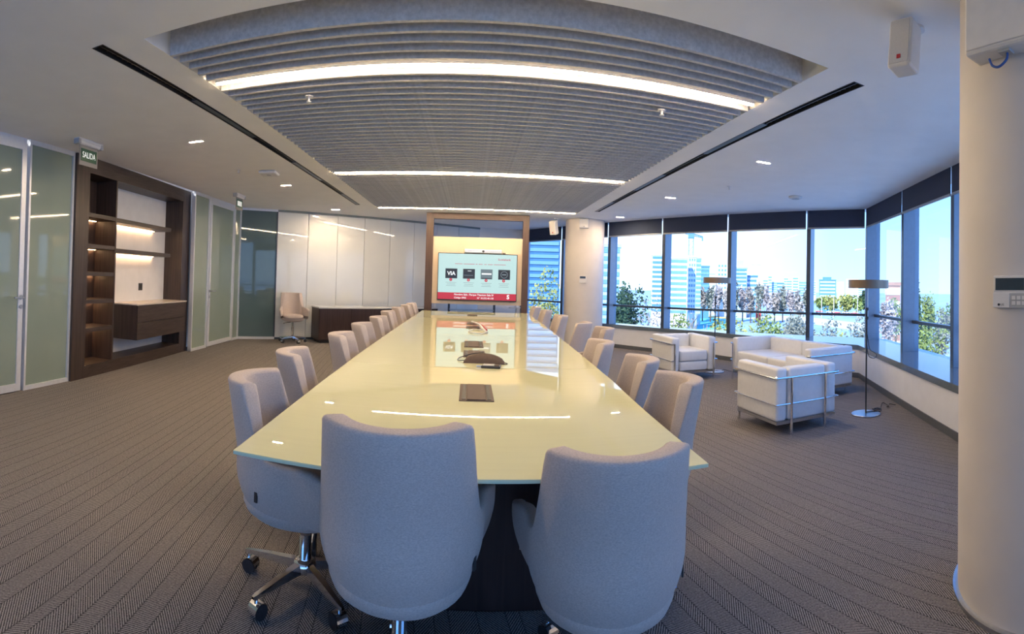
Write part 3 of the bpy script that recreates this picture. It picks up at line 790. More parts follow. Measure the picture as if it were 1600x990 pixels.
# ------------------------------------------------------------------ bookcase unit on the left wall
ca, cb_ = Vector((-4.155, 4.125, 0)), Vector((-4.49, 7.055, 0))
tC = (cb_-ca).normalized(); nC = Vector((tC.y, -tC.x, 0)); CW = 3.06; DEP = .34
bk = thing('shelf_unit', 'dark walnut wall unit with lit niches, white panel and floating drawers', 'wall unit', tuple(ca))
O3 = Vector((0, 0, 0))
def cbx(name, m, s0, s1, d0, d1, z0, z1, parent=bk, bevel=0.0):
    return MB().frame(O3, tC, nC, Z3, s0, s1, d0, d1, z0, z1).build(name, m, parent, bevel=bevel, segs=1)
HT = ZC-.01
cbx('left_stile', M_wood, 0, .26, -DEP, 0, 0, HT); cbx('right_stile', M_wood, 2.78, CW, -DEP, 0, 0, HT)
cbx('header', M_woodh, .26, 2.78, -DEP, 0, 2.475, HT); cbx('bottom_rail', M_woodh, .26, 2.78, -DEP, 0, 0, .15)
cbx('divider', M_wood, .835, .865, -DEP, 0, .15, 2.475)
cbx('niche_back', M_wood, .26, .835, -DEP, -DEP+.02, .15, 2.475)
cbx('white_panel', M_white, .865, 2.78, -DEP, -DEP+.02, .15, 2.475)
for z in (2.00, 1.625, 1.285, .945, .60):
    s = cbx('niche_shelf', M_woodh, .26, .835, -DEP+.02, -.004, z-.05, z)
    l = cbx('shelf_led', M_shelfled, .29, .80, -DEP+.035, -DEP+.055, z-.054, z-.0505, s)
for z in (2.0, 1.60):
    s = cbx('shelf', M_woodh, .865, 2.44, -DEP+.02, -.03, z-.055, z)
    cbx('shelf_led', M_shelfled, .95, 2.35, -DEP+.035, -DEP+.055, z-.059, z-.0555, s)
cbx('drawer_body', M_wood, 1.26, 2.775, -DEP+.02, .10, .37, .845)
cbx('drawer_top', M_stone, 1.25, 2.778, -DEP+.02, .125, .845, .862)
cbx('drawer', M_woodh, 1.262, 2.74, .10, .12, .612, .842, bevel=.002); cbx('drawer', M_woodh, 1.262, 2.74, .10, .12, .373, .606, bevel=.002)
so = cbx('socket', M_blackpl, 1.98, 2.09, -DEP+.02, -DEP+.028, 1.02, 1.13, bevel=.002)
cbx('socket_insert', M_black, 2.005, 2.065, -DEP+.028, -DEP+.031, 1.045, 1.105, so)

# ------------------------------------------------------------------ exit signs
def exit_sign(x, y, label, word, sc=1.0):
    t = thing('exit_sign', label, 'exit sign', (x, y, ZC), R(90) + math.atan2(.07, 1))    # local x runs along the wall, -y faces the room
    t.scale = (sc, sc, sc)
    MB().box(-.20, .20, -.035, .035, -.025, 0).build('mounting_base', M_plw, t, bevel=.004)
    MB().cyl((-.17, 0, -.03), (.17, 0, -.03), .032, n=20).build('lamp_tube', M_plw, t, smooth=False)
    for s in (-1, 1): MB().box(s*.185-.02, s*.185+.02, -.038, .038, -.065, -.01).build('end_cap', M_plg, t, bevel=.006)
    MB().box(-.15, .15, -.003, .003, -.27, -.05).build('clear_plate', mat('acrylic_plate', (.30, .29, .28), .15, noise=.02), t)
    MB().box(-.13, .13, -.006, -.003, -.225, -.095).build('sign_face', M_green, t)
    if word: text('sign_text', word, .088, M_signw, t, (0, -.0065, -.160), (R(90), 0, 0), bold=.0006, xs=.74)
    else:
        k = MB(); k.box(-.09, .09, -.008, -.006, -.20, -.12); k.build('sign_pictogram', M_signw, t)
exit_sign(-3.72, 3.86, 'green SALIDA exit sign under a white emergency light, nearer one', 'SALIDA')
exit_sign(-3.84, 7.66, 'small green and white exit sign under an emergency light, farther one', None)

# ------------------------------------------------------------------ ceiling fittings
t = thing('access_point', 'white square wireless access point on the ceiling left', 'access point', (-2.62, 6.07, ZC), R(8))
MB().box(-.12, .12, -.12, .12, -.045, 0).build('housing', M_plw, t, bevel=.03, segs=3)
MB().cyl((0, 0, -.049), (0, 0, -.044), .03).build('badge', M_plg, t)
def sprinkler(x, y, z, label):
    t = thing('sprinkler', label, 'sprinkler', (x, y, z), group='ceiling sprinklers')
    MB().lathe([(.0001, 0), (.032, 0), (.03, -.006), (.0001, -.008)], 20).build('escutcheon', M_plw, t)
    MB().cyl((0, 0, -.006), (0, 0, -.04), .008, n=10).build('stem', M_plw, t)
    MB().lathe([(.0001, -.045), (.018, -.045), (.02, -.042), (.0001, -.040)], 16).build('deflector', M_plw, t)
sprinkler(-2.96, 5.85, ZC, 'white ceiling sprinkler left of the felt'); sprinkler(3.28, 5.86, ZC, 'white ceiling sprinkler right of the felt')
sprinkler(-1.22, 3.53, ZC-.02, 'white sprinkler hanging from the felt baffles, left'); sprinkler(1.38, 3.53, ZC-.02, 'white sprinkler hanging from the felt baffles, right')
t = thing('smoke_detector', 'flat round white smoke detector on the ceiling right', 'smoke detector', (4.43, 5.91, ZC))
MB().lathe([(.0001, 0), (.10, 0), (.10, -.015), (.085, -.032), (.0001, -.036)], 32).build('cover', M_plw, t)
MB().lathe([(.055, -.034), (.06, -.038), (.0001, -.04)], 24).build('vent_ring', M_plg, t)

def hung_speaker(x, y, rz, tilt, label, sc=1.0):
    t = thing('ceiling_speaker', label, 'speaker', (x, y, ZC), rz, group='white loudspeakers hung from the ceiling'); t.scale = (sc,)*3
    MB().lathe([(.0001, 0), (.05, 0), (.05, -.012), (.0001, -.016)], 24).build('ceiling_plate', M_plw, t)
    MB().tube([(0, 0, -.01), (0, 0, -.12), (0, -.05, -.16)], .014, 8).build('bracket', M_plw, t)
    b = MB(); b.box(-.062, .062, -.12, 0, -.125, .125); o = b.build('cabinet', M_plw, t, bevel=.014, segs=3)
    o.location = (0, -.065, -.165); o.rotation_euler = (tilt, 0, 0)
    g = MB().box(-.05, .05, -.124, -.119, -.11, .11).build('grille', mat('speaker_grille', (.62, .61, .60), .8, noise=.1, scale=300), o)
    MB().box(-.008, .012, -.127, -.123, -.09, -.07).build('badge', M_red, o)
hung_speaker(1.985, 1.64, R(-75), R(-6), 'white loudspeaker hanging from the ceiling beside the near column')
hung_speaker(1.74, 10.25, R(-35), R(16), 'white loudspeaker hanging tilted beside the far column', 1.15)

# fittings on the columns
def on_column(cx, cy, ang, z):
    return (cx + .415*math.cos(ang), cy + .415*math.sin(ang), z), ang + R(90)
def thermostat(pos, rz, label, big):
    t = thing('climate_controller', label, 'controller', pos, rz, group='climate controllers on the columns')
    if big:
        MB().box(-.072, .072, -.02, .03, -.062, .062).build('housing', M_plw, t, bevel=.004)
        MB().box(-.06, .06, -.023, -.019, .006, .052).build('display', M_lcd, t)
        MB().box(-.071, .0, -.0235, -.0195, -.061, -.006).build('flap', M_plw, t, bevel=.001)
        bt = MB().box(.004, .071, -.0225, -.0195, -.061, -.006).build('key_panel', M_plg, t)
        for ix_ in range(3):
            for iz in range(2): MB().box(.010+ix_*.021, .026+ix_*.021, -.0245, -.0225, -.050+iz*.020, -.036+iz*.020).build('key', M_plw, bt)
        MB().cyl((-.045, -.0235, -.050), (-.045, -.0245, -.050), .005, n=16).build('logo_disc', M_black, t)
        text('logo_text', 'LG', .012, M_black, t, (-.030, -.0242, -.050), (R(90), 0, 0), depth=.0004)
    else:
        MB().box(-.075, .075, -.022, .03, -.075, .075).build('housing', M_plw, t, bevel=.004)
        MB().box(-.058, .058, -.025, -.021, .015, .06).build('display', M_lcd, t)
        MB().box(-.07, .07, -.0245, -.0215, -.07, -.01).build('flap', M_plw, t, bevel=.001)
a1 = math.atan2(.91-.955, 1.72-2.13) + .0
p, r_ = on_column(2.13, .955, R(184), 1.31); thermostat(p, r_, 'white climate controller with dark display on the near column', True)
p, r_ = on_column(2.39, 10.45, R(-106), 1.425); thermostat(p, r_, 'small white climate controller on the far column', False)
p, r_ = on_column(2.39, 10.45, R(-106), 2.565)
t = thing('column_speaker', 'small white box fixed high on the far column', 'speaker', p, r_)
MB().box(-.095, .095, -.09, .02, -.095, .095).build('housing', M_plw, t, bevel=.008); MB().box(-.01, .02, -.098, -.09, -.075, -.055).build('knob', M_plg, t); MB().tube([(.07, 0, .09), (.09, .0, .12), (.1, .01, .10)], .012, 6).build('bracket', M_plg, t)
p, r_ = on_column(2.13, .955, R(180), 2.29)
t = thing('column_cabinet', 'large white box fixed high on the near column with a blue cable', 'box', p, r_)
# ------------------------------------------------------------------ wooden portal with screen
PY = 10.07
po = thing('screen_portal', 'tall dark walnut portal frame standing behind the far table end', 'portal', (0.115, PY, 0))
hw = 1.03
MB().box(-hw, -hw+.145, -.06, .06, 0, ZC-.002).build('left_post', M_portal, po); MB().box(hw-.125, hw, -.06, .06, 0, ZC-.002).build('right_post', M_portal, po)
MB().box(-hw+.145, hw-.125, -.06, .06, 2.555, ZC-.002).build('lintel', wood_mat('portal_lintel_veneer', (0.060, 0.032, 0.023), (0.105, 0.058, 0.040), axis=0), po)
MB().box(-hw+.145, hw-.125, -.02, .03, .86, 2.20).build('screen_panel', mat('warm_lit_screen_panel', (.76, .61, .45), .6, noise=.02, scale=4), po)  # white panel with the warm lamp glow mixed into its colour
dlp = thing('portal_downlight', 'warm round downlight over the wooden portal', 'light', (.10, PY-.20, ZC))
MB().lathe([(.0001, -.002), (.03, -.002), (.03, 0), (.0001, 0)], 20).build('diffuser', mat('portal_lamp', (1, .8, .6), noise=0, emit=(1.0, .52, .22), estr=95), dlp)
MB().lathe([(.032, -.003), (.045, -.003), (.045, 0), (.032, 0)], 20).build('trim', M_plw, dlp)
tv = thing('presentation_screen', 'large flat screen showing a presentation inside the wooden portal', 'screen', (.13, PY-.02, 1.405))
W2, H2 = .79, .47
MB().box(-W2, W2, -.07, 0, -H2, H2).build('bezel', M_black, tv, bevel=.004)
def em(name, c, s=1.0): return mat(name, (.01, .01, .012), .25, noise=0.0, emit=c, estr=s*.8)
M_scr = em('screen_pale', (.50, .72, .70), .95); M_scrred = em('screen_red', (.62, .025, .05), .8); M_scrblk = em('screen_black', (.01, .015, .02), .6)
M_scrwht = em('screen_white', (.9, .95, .95), 1.0); M_scrgry = em('screen_grey', (.16, .22, .24), .8); M_scrtxt = em('screen_text_grey', (.28, .36, .38), .8); M_scrpnk = em('screen_text_red', (.62, .12, .16), .8)
face = MB(); face.quad((-W2+.012, -.0705, -H2+.02), (W2-.012, -.0705, -H2+.02), (W2-.012, -.0705, H2-.012), (-W2+.012, -.0705, H2-.012)); face.build('display', M_scr, tv)
def rect(name, m, x0, x1, z0, z1, d): k = MB(); k.quad((x0, d, z0), (x1, d, z0), (x1, d, z1), (x0, d, z1)); return k.build(name, m, tv)
rect('red_band', M_scrred, -W2+.012, W2-.012, -H2+.02, -H2+.155, -.0715)
for i in range(4):
    x0 = -.635+i*.35; z0 = -.035
    rect('slide_icon', (M_scrblk, M_scrblk, M_scrgry, M_scrblk)[i], x0, x0+.235, z0, z0+.195, -.0715)
    k = MB(); k.cyl((x0+.11, -.0715, z0-.025), (x0+.11, -.073, z0-.025), .03, n=20); k.build('number_dot', M_scrred, tv)
    text('number', str(i+1), .035, M_scrwht, tv, (x0+.11, -.0735, z0-.025), (R(90), 0, 0), depth=.0002)
    for j, (a, b) in enumerate(((.01, .22), (.03, .2), (.02, .21))):
        rect('caption_line', M_scrtxt, x0+a, x0+b, z0-.085-.032*j, z0-.078-.032*j, -.0715)
rect('icon_bar', M_scrwht, -.635+.09, -.635+.09, 0, 0, -.07) if False else None
text('slide_text', 'VIA', .105, M_scrwht, tv, (-.635+.1175, -.073, .062), (R(90), 0, 0), depth=.0003, bold=.003)
rect('icon_bar', M_scrwht, -.635+.35+.09, -.635+.35+.165, .115, .125, -.0722); rect('icon_bar', M_scrtxt, -.285+.02, -.285+.2, .03, .037, -.0722)
rect('icon_bar', M_scrwht, .065+.02, .065+.215, .055, .085, -.0722); rect('icon_bar', M_scrblk, .065+.02, .065+.215, -.028, -.012, -.0722)
k = MB(); n = 28
k.grid([[(.415+.1175+q*math.cos(2*math.pi*i/n), -.0722, .062+q*math.sin(2*math.pi*i/n)) for i in range(n+1)] for q in (.062, .070)]); k.build('icon_ring', M_scrtxt, tv)
rect('icon_bar', M_scrtxt, .415+.075, .415+.16, .055, .07, -.0722)
text('brand_text', 'Scotiabank', .058, M_scrpnk, tv, (.53, -.0725, .36), (R(90), 0, 0), depth=.0003, bold=.001)
for a, b in ((-.45, -.30), (-.28, -.06), (-.04, .0), (.02, .10), (.13, .18), (.20, .30), (.32, .56)): rect('title_line', M_scrpnk, a, b, .252, .262, -.0715)
text('band_text', 'Nombre Sala : Parque Titanium Sala IV', .050, M_scrwht, tv, (-.06, -.0735, -H2+.118), (R(90), 0, 0), depth=.0003, bold=.0008)
text('band_text', 'Código 0902', .046, M_scrwht, tv, (-.33, -.0735, -H2+.055), (R(90), 0, 0), depth=.0003, bold=.0006)
text('band_text', 'N° 10.232.40.130', .046, M_scrwht, tv, (.17, -.0735, -H2+.055), (R(90), 0, 0), depth=.0003, bold=.0006)
text('band_emblem', 'S', .115, M_scrwht, tv, (.62, -.0735, -H2+.088), (R(90), 0, 0), depth=.0003, bold=.004)
vb = thing('video_bar', 'silver video conference bar with camera on top of the screen', 'video bar', (.235, PY-.05, 1.882))
MB().box(-.37, .37, -.045, .03, 0, .075).build('housing', M_steel, vb, bevel=.012)
MB().cyl((0, -.045, .04), (0, -.052, .04), .024, n=24).build('lens', M_black, vb); MB().cyl((.42, 0, 0), (.42, 0, .016), .03, n=20).build('puck', M_black, vb)
# console behind the portal
cs = thing('console_table', 'slim console table with metal legs behind the portal', 'table', (.0, 11.0, 0))
MB().box(-.48, .55, -.2, .2, .84, .87).build('top', M_dark, cs)
for x in (-.46, .53):
    for y_ in (-.18, .18): MB().box(x-.015, x+.015, y_-.015, y_+.015, 0, .84).build('leg', M_dark, cs)
MB().box(-.46, .53, -.185, -.165, .70, .72).build('stretcher', M_steel, cs)
t = thing('small_stand', 'small white stand beside the right portal foot', 'stand', (1.02, 11.0, .0))
MB().lathe([(.035, .78), (.045, .92), (.04, .925)], 20).build('cup', M_plw, t)
MB().lathe([(.16, 0), (.16, .015), (.02, .02), (.02, .76), (.17, .762), (.17, .78), (.0001, .78)], 24).build('stand', M_plw, t)

# white cabinet on the near column
MB().box(-.145, .26, -.085, .10, -.05, .375).build('housing', M_plw, t_ := bpy.data.objects['column_cabinet'], bevel=.02, segs=3)
MB().box(-.13, .245, -.090, -.083, -.035, .36).build('front_cover', M_plw, t_, bevel=.004)
MB().box(.0, .05, -.06, -.02, -.06, -.05).build('cable_gland', M_plg, t_)
MB().tube(smooth_path([(.03, -.04, -.05), (.03, -.045, -.085), (.0, -.05, -.11), (-.03, -.05, -.10), (-.045, -.05, -.07)], 6), .005, 8).build('blue_cable', mat('blue_cable', (.03, .10, .35), .4), t_, smooth=True)

# ------------------------------------------------------------------ outside: ground, roads, trees, town
GZ = -12.0
struct(MB().quad((-900, -900, GZ), (1500, -900, GZ), (1500, 1500, GZ), (-900, 1500, GZ)).build('ground', mat('hazy_blue_ground', (.28, .40, .50), .95, noise=.25, scale=.05)))  # blue-grey tint paints in haze and cools the bounce onto the ceiling
def gpt(u, v):
    """point of the ground seen at photo position (u, v)"""
    a = (u-CX)/F; d = right*math.sin(a) + fwd*math.cos(a) + up*((CY-v)/F); k = (GZ-EYE)/d.z; return (d.x*k, d.y*k)
def ground_patch(name, m, pts, h, label, cat):
    P = [gpt(*p) for p in pts]
    ar = sum(P[i][0]*P[(i+1) % len(P)][1]-P[(i+1) % len(P)][0]*P[i][1] for i in range(len(P)))
    if ar < 0: P = P[::-1]
    o = MB().prism(P, GZ-.1, GZ+h).build(name, m); tag(o, label, cat, kind='structure'); return o
M_road = mat('pale_asphalt', (.55, .54, .52), .9, noise=.08, scale=.5)
ground_patch('road', M_road, [(1085, 489), (1150, 496), (1262, 505), (1375, 522), (1375, 508), (1262, 495), (1150, 489), (1085, 484)], .05, 'pale road curving through the park', 'road')
ground_patch('sports_court', mat('turquoise_court', (.10, .42, .42), .9, noise=.05, scale=.3), [(1078, 492), (1140, 497), (1140, 512), (1088, 516)], .06, 'turquoise sports court beyond the road', 'court')
ground_patch('court_line', mat('yellow_line', (.65, .42, .12), .9, noise=.05), [(1080, 490.5), (1138, 496), (1138, 498.5), (1080, 493)], .09, 'orange strip along the turquoise court', 'line')
ground_patch('shaded_trees', mat('tree_shade_grey', (.12, .17, .22), .3, noise=.1, scale=.1), [(1085, 466), (1262, 469), (1262, 478), (1085, 476)], .05, 'dark strip for trees in shade and haze in the distance', 'shaded_trees')  # dark blue patch stands for distant trees in shade and haze

LEAF = {}
def leafm(key):
    cols = {'olive': (.22, .27, .08), 'green': (.11, .19, .06), 'dark': (.05, .09, .05), 'bare': (.33, .29, .25), 'rose': (.40, .35, .33), 'yellow': (.33, .33, .10), 'grey': (.24, .25, .20)}
    if key not in LEAF: LEAF[key] = mat('foliage_'+key, cols[key], .9, noise=.35, scale=.8, spec=.1)
    return LEAF[key]
M_bark = mat('bark', (.10, .075, .055), .95, noise=.2, scale=3)
def leaf_cloud(rx, rz, zc, n, size, seed, shape='round'):
    rnd = random.Random(seed); k = MB()
    blobs = [(rnd.uniform(-.5, .5)*rx, rnd.uniform(-.5, .5)*rx, zc+rnd.uniform(-.45, .5)*rz, rnd.uniform(.38, .62)) for _ in range(9)]
    for i in range(n):
        if shape == 'cone':
            h = rnd.random()**1.6; r_ = rx*(1-h)*(.55+.45*rnd.random()); a = rnd.uniform(0, 2*math.pi); p = Vector((r_*math.cos(a), r_*math.sin(a), zc-rz+2*rz*h))
        else:
            b = rnd.choice(blobs); d = Vector((rnd.gauss(0, 1), rnd.gauss(0, 1), rnd.gauss(0, 1))).normalized()*(rnd.random()**.35)
            p = Vector((b[0]+d.x*rx*b[3], b[1]+d.y*rx*b[3], b[2]+d.z*rz*b[3]))
        a = Vector((rnd.gauss(0, 1), rnd.gauss(0, 1), rnd.gauss(0, .7))).normalized(); c = a.orthogonal().normalized(); s_ = size*rnd.uniform(.5, 1.2)
        c = (Matrix.Rotation(rnd.uniform(0, 6.3), 3, a) @ c); dd = a.cross(c)
        k.quad(p-c*s_-dd*s_*.6, p+c*s_*.2-dd*s_*.8, p+c*s_+dd*s_*.5, p-c*s_*.3+dd*s_*.8)
    return k
def trunk(h, r, rx, seed, br=7):
    rnd = random.Random(seed); k = MB(); k.cyl((0, 0, 0), (0, 0, h), r, r*.45, n=7)
    for i in range(br):
        a = rnd.uniform(0, 6.3); z = h*rnd.uniform(.45, .95); L_ = rx*rnd.uniform(.5, .9)
        k.cyl((0, 0, z), (L_*math.cos(a), L_*math.sin(a), z+L_*rnd.uniform(.4, 1.0)), r*.35, r*.1, n=5)
    return k
def branches(h, rx, seed, n=46):
    rnd = random.Random(seed); k = MB()
    def grow_(p, d, L_, r, lev):
        q = p + d*L_; k.cyl(p, q, r, r*.6, n=4, caps=False)
        if lev:
            for _ in range(4 if lev > 1 else 3):
                e_ = (d + Vector((rnd.gauss(0, .5), rnd.gauss(0, .5), rnd.gauss(.15, .35)))).normalized()
                grow_(p + d*L_*rnd.uniform(.5, 1), e_, L_*rnd.uniform(.5, .75), r*.55, lev-1)
    for i in range(7):
        a = rnd.uniform(0, 6.3); d = Vector((.6*math.cos(a), .6*math.sin(a), 1)).normalized()
        grow_(Vector((0, 0, h*.28)), d, h*.27, h*.018, 4)
    return k
TN = [0]
def tree(u, vtop, dist, wpx, kind, label, shape='round', zfrac=.62, n=None, bare=False):
    TN[0] += 1; sd = 100+TN[0]
    x, y = az_pt(u, dist); zt = z_at(u, vtop, dist); h = max(2.0, zt-GZ); rx = max(.6, wpx/2/F*dist)
    cat = 'tree'
    t = thing('bare_tree' if bare else ('conifer_tree' if shape == 'cone' else 'leafy_tree'), label, cat, (x, y, GZ), group='trees outside the windows')
    if bare:
        branches(h, rx, sd).build('branches', leafm(kind), t)['kind'] = 'stuff'
        o = leaf_cloud(rx*1.2, h*.33, h*.66, 1500, .03+dist*.0013, sd).build('twigs', leafm(kind), t); o['kind'] = 'stuff'
        trunk(h*.4, h*.02, rx*.4, sd, 3).build('trunk', M_bark, t)
    else:
        rz = h*zfrac/2 if shape != 'cone' else h*.46
        zc = h-rz
        leaf_cloud(rx, rz, zc, n or 1300, max(.07, dist*.0030), sd, shape).build('foliage', leafm(kind), t)
        trunk(h*.7, h*.018, rx*.6, sd).build('trunk', M_bark, t)
tree(853, 420, 30, 60, 'yellow', 'yellow green tree seen between the portal and the far column', zfrac=.45, n=2600)
tree(832, 456, 26, 50, 'bare', 'low pale shrub left of the far column', zfrac=.4, n=1800)
tree(985, 424, 48, 56, 'dark', 'dark leafy tree at the left of the first window', n=1800)
tree(966, 438, 42, 40, 'dark', 'dark shrub tree behind the far column edge', n=1300)
tree(1012, 456, 26, 62, 'bare', 'pale bare tree in the first window', bare=True)
tree(1062, 452, 30, 44, 'bare', 'pale bare tree right of the first mullion', bare=True)
tree(1072, 484, 27, 62, 'olive', 'green shrub low in the crane window', zfrac=.4, n=2000)
tree(1131, 486, 29, 44, 'yellow', 'green shrub behind the farther lamp', zfrac=.4, n=2000)
for i, (u, v, w, kd) in enumerate([(1168, 489, 40, 'yellow'), (1196, 493, 44, 'olive'), (1226, 487, 46, 'grey'), (1250, 485, 40, 'grey')]):
    tree(u, v, 30+i*2, w*1.7, kd, 'shrub in front of the sofa window, %s from the left' % ['first', 'second', 'third', 'fourth'][i], zfrac=.4, n=2400)
tree(1290, 486, 26, 64, 'grey', 'grey green bare shrub in the corner window, left', n=1500, zfrac=.4)
tree(1338, 490, 24, 64, 'grey', 'grey green bare shrub in the corner window, right', n=1500, zfrac=.4)
tree(1312, 512, 20, 30, 'yellow', 'low yellow green bush between the two grey shrubs')
for i, (u, v, w, kd) in enumerate([(1282, 459, 26, 'olive'), (1300, 456, 30, 'yellow'), (1322, 458, 26, 'yellow'), (1340, 460, 26, 'olive'), (1352, 452, 20, 'dark')]):
    tree(u, v, 255, w, kd, 'park tree beyond the street lamps, %s from the left' % ['first', 'second', 'third', 'fourth', 'fifth'][i], n=700, zfrac=.8)
tree(1388, 458, 60, 40, 'rose', 'reddish tree in the window right of the corner', n=1300)
tree(1400, 452, 75, 30, 'olive', 'olive tree in the window right of the corner', n=900)
tree(1391, 500, 22, 46, 'grey', 'grey shrub below the window right of the corner', n=900)
tree(1433, 413, 52, 38, 'dark', 'tall dark conifer in the right window', shape='cone', n=1500)
tree(1446, 440, 55, 34, 'olive', 'olive tree right of the conifer', n=1300)
tree(1472, 452, 58, 50, 'grey', 'pale broad tree in the right window', n=1400)
tree(1455, 478, 40, 46, 'olive', 'low olive tree in the right window', n=1200)
tree(1489, 462, 70, 40, 'green', 'green tree beside the near column', n=900)
for i in range(15):
    u = 1086 + i*12.5; tree(u, 443+3*math.sin(i*2.1)+(4 if u > 1200 else 0), 190+10*math.sin(i*1.3), 17, ('rose', 'bare', 'grey')[i % 3], 'distant winter tree in the row before the town, number %s from the left' % ['one', 'two', 'three', 'four', 'five', 'six', 'seven', 'eight', 'nine', 'ten', 'eleven', 'twelve', 'thirteen', 'fourteen', 'fifteen'][i], n=420, zfrac=.8)

def building(u0, u1, vtop, dist, wall, glass, floors, label, cols_=0, top=None, depth=None):
    uc = (u0+u1)/2; x, y = az_pt(uc, dist); w = (u1-u0)/F*dist; h = z_at(uc, vtop, dist)-GZ; a = math.atan2(y, x)-math.pi/2
    t = thing('office_building', label, 'building', (x, y, GZ), a, group='buildings outside the windows')
    dp = depth or w*.9
    MB().box(-w/2, w/2, 0, dp, 0, h).build('walls', wall, t)
    MB().box(-w/2-.2, w/2+.2, -.2, dp+.2, h, h+.6).build('roof', wall, t)
    if top: MB().box(-w*.3, w*.22, dp*.2, dp*.7, h+.6, h+.6+top).build('roof_house', wall, t)
    fh = h/floors
    me = MB().box(-w/2+w*.04, w/2-w*.04, -.12, .05, 0, fh*.52).mesh('window_band', glass)
    mes = MB().box(-.12, .05, dp*.05, dp*.95, 0, fh*.52).mesh('window_band', glass)
    for f in range(int(floors*.25), floors):
        if cols_:
            cw = w*.92/cols_
            cm = bpy.data.meshes.get('win_%s' % label) or MB().box(0, cw*.62, -.12, .05, 0, fh*.5).mesh('win_%s' % label, glass)
            for c in range(cols_):
                o = link('window', cm, t); o.location = (-w*.46+c*cw+cw*.19, 0, f*fh+fh*.3)
        else:
            o = link('window_band', me, t); o.location.z = f*fh+fh*.3
        o = link('window_band', mes, t); o.location = (-w/2, 0, f*fh+fh*.3)
    return t
B_w = mat('white_facade', (.72, .74, .75), .7, noise=.03, scale=.3); B_b = mat('blue_glass_facade', (.10, .25, .42), .15, noise=.1, scale=.2)
B_lb = mat('hazy_blue_facade', (.40, .56, .68), .4, noise=.06, scale=.2); B_g = mat('window_blue', (.16, .32, .46), .15, noise=.1, scale=.5); B_s = mat('sand_facade', (.62, .56, .47), .8, noise=.04, scale=.3)  # pale blue-white facade tones carry the distance haze
B_br = mat('brick_facade', (.34, .17, .12), .9, noise=.1, scale=1)
building(824, 874, 325, 72, mat('deep_blue_glass', (.05, .15, .28), .15, noise=.1, scale=.2), mat('pale_band_glass', (.15, .30, .42), .2, noise=.1, scale=.2), 26, 'blue glass office block with white bands behind the portal')
building(938, 968, 386, 95, B_lb, B_g, 14, 'pale blue office block left of the dark tree')
building(1018, 1039, 399, 165, B_w, B_b, 15, 'white topped blue tower left of the first mullion', top=2)
building(1047, 1074, 404, 150, B_w, B_g, 13, 'white banded office block below the crane')
building(1075, 1087, 402, 158, B_w, B_g, 14, 'slim white tower right of the crane mast', cols_=3)
building(1087, 1095, 404, 175, B_lb, B_g, 15, 'slim pale blue tower beside the white tower')
building(1094, 1108, 417, 215, B_b, B_g, 12, 'dark blue block in the crane window')
building(1108, 1117, 428, 260, B_lb, B_w, 10, 'pale blue block right of the dark blue block')
building(1120, 1141, 412, 235, B_w, B_g, 12, 'white block left of the second mullion', cols_=4)
building(1147, 1167, 419, 225, B_lb, B_b, 13, 'stepped blue block at the left of the sofa window', top=3)
building(1167, 1184, 432, 230, B_b, B_lb, 9, 'low blue block in the sofa window')
building(1175, 1187, 414, 520, B_lb, B_w, 18, 'pale distant tower in the sofa window')
building(1214, 1225, 443, 300, B_b, B_lb, 8, 'small blue block in the middle of the sofa window')
building(1280, 1306, 438, 300, B_b, B_lb, 9, 'blue glass block in the corner window', top=1.5)
building(1308, 1319, 440, 420, B_lb, B_w, 9, 'small pale block right of the blue glass block')
building(1322, 1341, 437, 420, B_w, B_lb, 9, 'white block behind the nearer lamp shade')
building(1384, 1407, 446, 90, B_br, B_w, 6, 'low brick building right of the window corner')
SKYL = sorted([(1196, 437, 8, 600), (1203, 431, 6, 640), (1233, 438, 9, 560), (1243, 433, 9, 600), (1254, 440, 12, 520), (1228, 434, 7, 700), (1270, 440, 10, 600), (1291, 444, 10, 800), (1345, 443, 10, 700), (1110, 434, 10, 700), (1209, 441, 10, 650)])
for i, (u, v, w, dd) in enumerate(SKYL):
    building(u-w/2, u+w/2, v, dd, (B_w, B_s, B_w, B_lb)[i % 4], B_g, 8, 'small pale block on the far skyline, %s from the left' % ['first', 'second', 'third', 'fourth', 'fifth', 'sixth', 'seventh', 'eighth', 'ninth', 'tenth', 'eleventh'][i])
def crane():
    u, dist = 1078.5, 180; x, y = az_pt(u, dist); a = math.atan2(y, x)-math.pi/2
    h = z_at(u, 372, dist)-GZ; t = thing('tower_crane', 'blue tower crane above the white banded office block', 'crane', (x, y, GZ), a)
    M_cr = mat('crane_blue', (.10, .24, .40), .5, noise=.05)
    k = MB(); s = .8
    for sx_ in (-s, s):
        for sy in (-s, s): k.box(sx_-.12, sx_+.12, sy-.12, sy+.12, 0, h)
    for i in range(int(h/2)): k.tube([(-s, -s, i*2), (s, -s, i*2+2)], .07, 4)
    k.build('mast', M_cr, t)
    MB().box(-1.1, 1.1, -1.1, 1.1, h, h+2.2).build('cab', M_cr, t)
    j = MB(); j.tube([(-2.6, 0, h+2.6), (4.2, 0, h+.6)], .22, 5); j.tube([(-2.6, 0, h+1.7), (4.2, 0, h+.2)], .16, 5)
    for i in range(8): j.tube([(-2.4+i*.8, 0, h+2.5-i*.24), (-2+i*.8, 0, h+1.5-i*.18)], .1, 4)
    j.build('jib', M_cr, t); MB().box(-3.2, -2.2, -.5, .5, h+1.2, h+2.2).build('counterweight', B_s, t); MB().box(3.8, 4.3, -.2, .2, h-.9, h+.4).build('hook_block', M_cr, t)
crane()
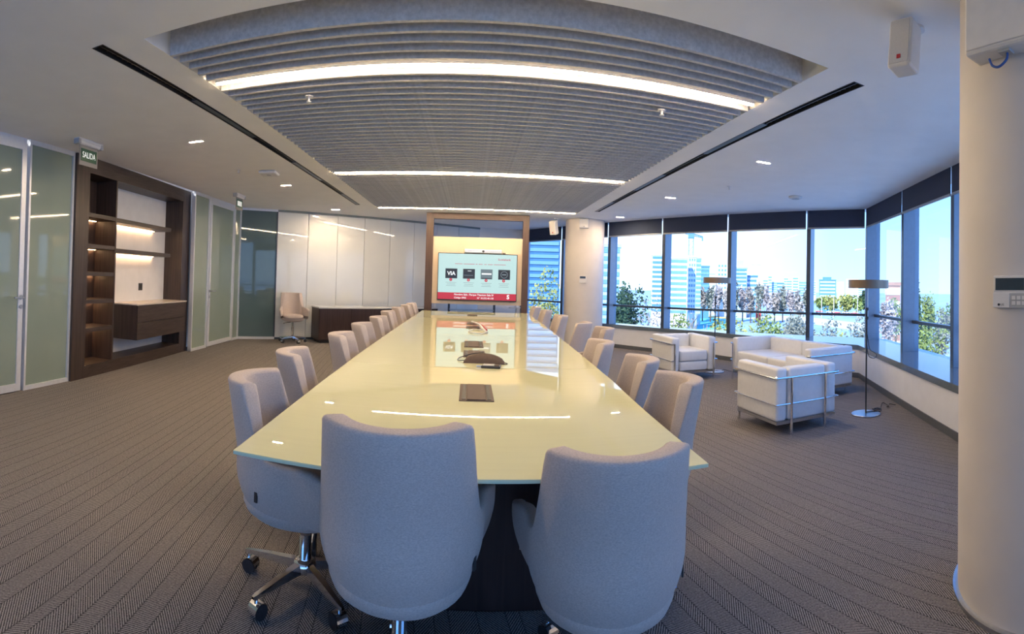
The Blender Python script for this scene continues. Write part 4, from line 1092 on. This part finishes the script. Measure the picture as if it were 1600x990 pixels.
t = thing('works_tower', 'slim white and red mast tower in the sofa window', 'tower', (*az_pt(1185.5, 205), GZ), -.5)
hh = z_at(1185, 434, 205)-GZ
MB().box(-.9, .9, -.9, .9, 8.2, hh).build('upper_part', B_w, t); MB().box(-1, 1, -1, 1, 0, 8.2).build('lower_part', mat('signal_red', (.7, .06, .05), .6), t); MB().box(-.3, .3, -.3, .3, hh, hh+3).build('spike', B_w, t)
def street_lamp(u, vt, label):
    d = 235; x, y = az_pt(u, d); h = z_at(u, vt, d)-GZ
    t = thing('street_lamp', label, 'street lamp', (x, y, GZ), group='street lamps by the road')
    MB().cyl((0, 0, 0), (0, 0, h-1), .16, .12, n=8).build('pole', M_plw, t); MB().tube(smooth_path([(0, 0, h-1), (-.3, 0, h-.2), (-1.2, 0, h), (-2.2, 0, h-.2)], 4), .12, 6).build('arm', M_plw, t); MB().box(-2.9, -2.0, -.2, .2, h-.35, h-.15).build('lamp_head', M_plw, t)
street_lamp(1284, 464, 'white street lamp at the left of the corner window'); street_lamp(1303, 463, 'white street lamp in the middle of the corner window'); street_lamp(1340, 465, 'white street lamp left of the nearer lamp pole')
def car(u, v, m, label):
    x, y = gpt(u, v); t = thing('car', label, 'car', (x, y, GZ+.05), math.atan2(y, x)-math.pi/2, group='cars on the far road')
    MB().box(-2.1, 2.1, -.85, .85, .35, .95).build('body', m, t, bevel=.15); MB().box(-1.2, 1.3, -.75, .75, .95, 1.55).build('cabin', B_g, t, bevel=.2)
    for sx_ in (-1.35, 1.35):
        for sy in (-.8, .8): MB().cyl((sx_, sy-.1, .34), (sx_, sy+.1, .34), .34, n=12).build('wheel', M_black, t)
M_cred = mat('car_red', (.6, .03, .04), .3); M_cwh = mat('car_white', (.75, .76, .78), .3)
car(1280, 488, M_cred, 'red car, leftmost on the far road'); car(1297, 489, M_cwh, 'white car left on the far road'); car(1307, 490, M_cred, 'red car in the middle of the far road'); car(1322, 490, M_cwh, 'white car right on the far road'); car(1335, 491, M_cred, 'red car, rightmost on the far road')
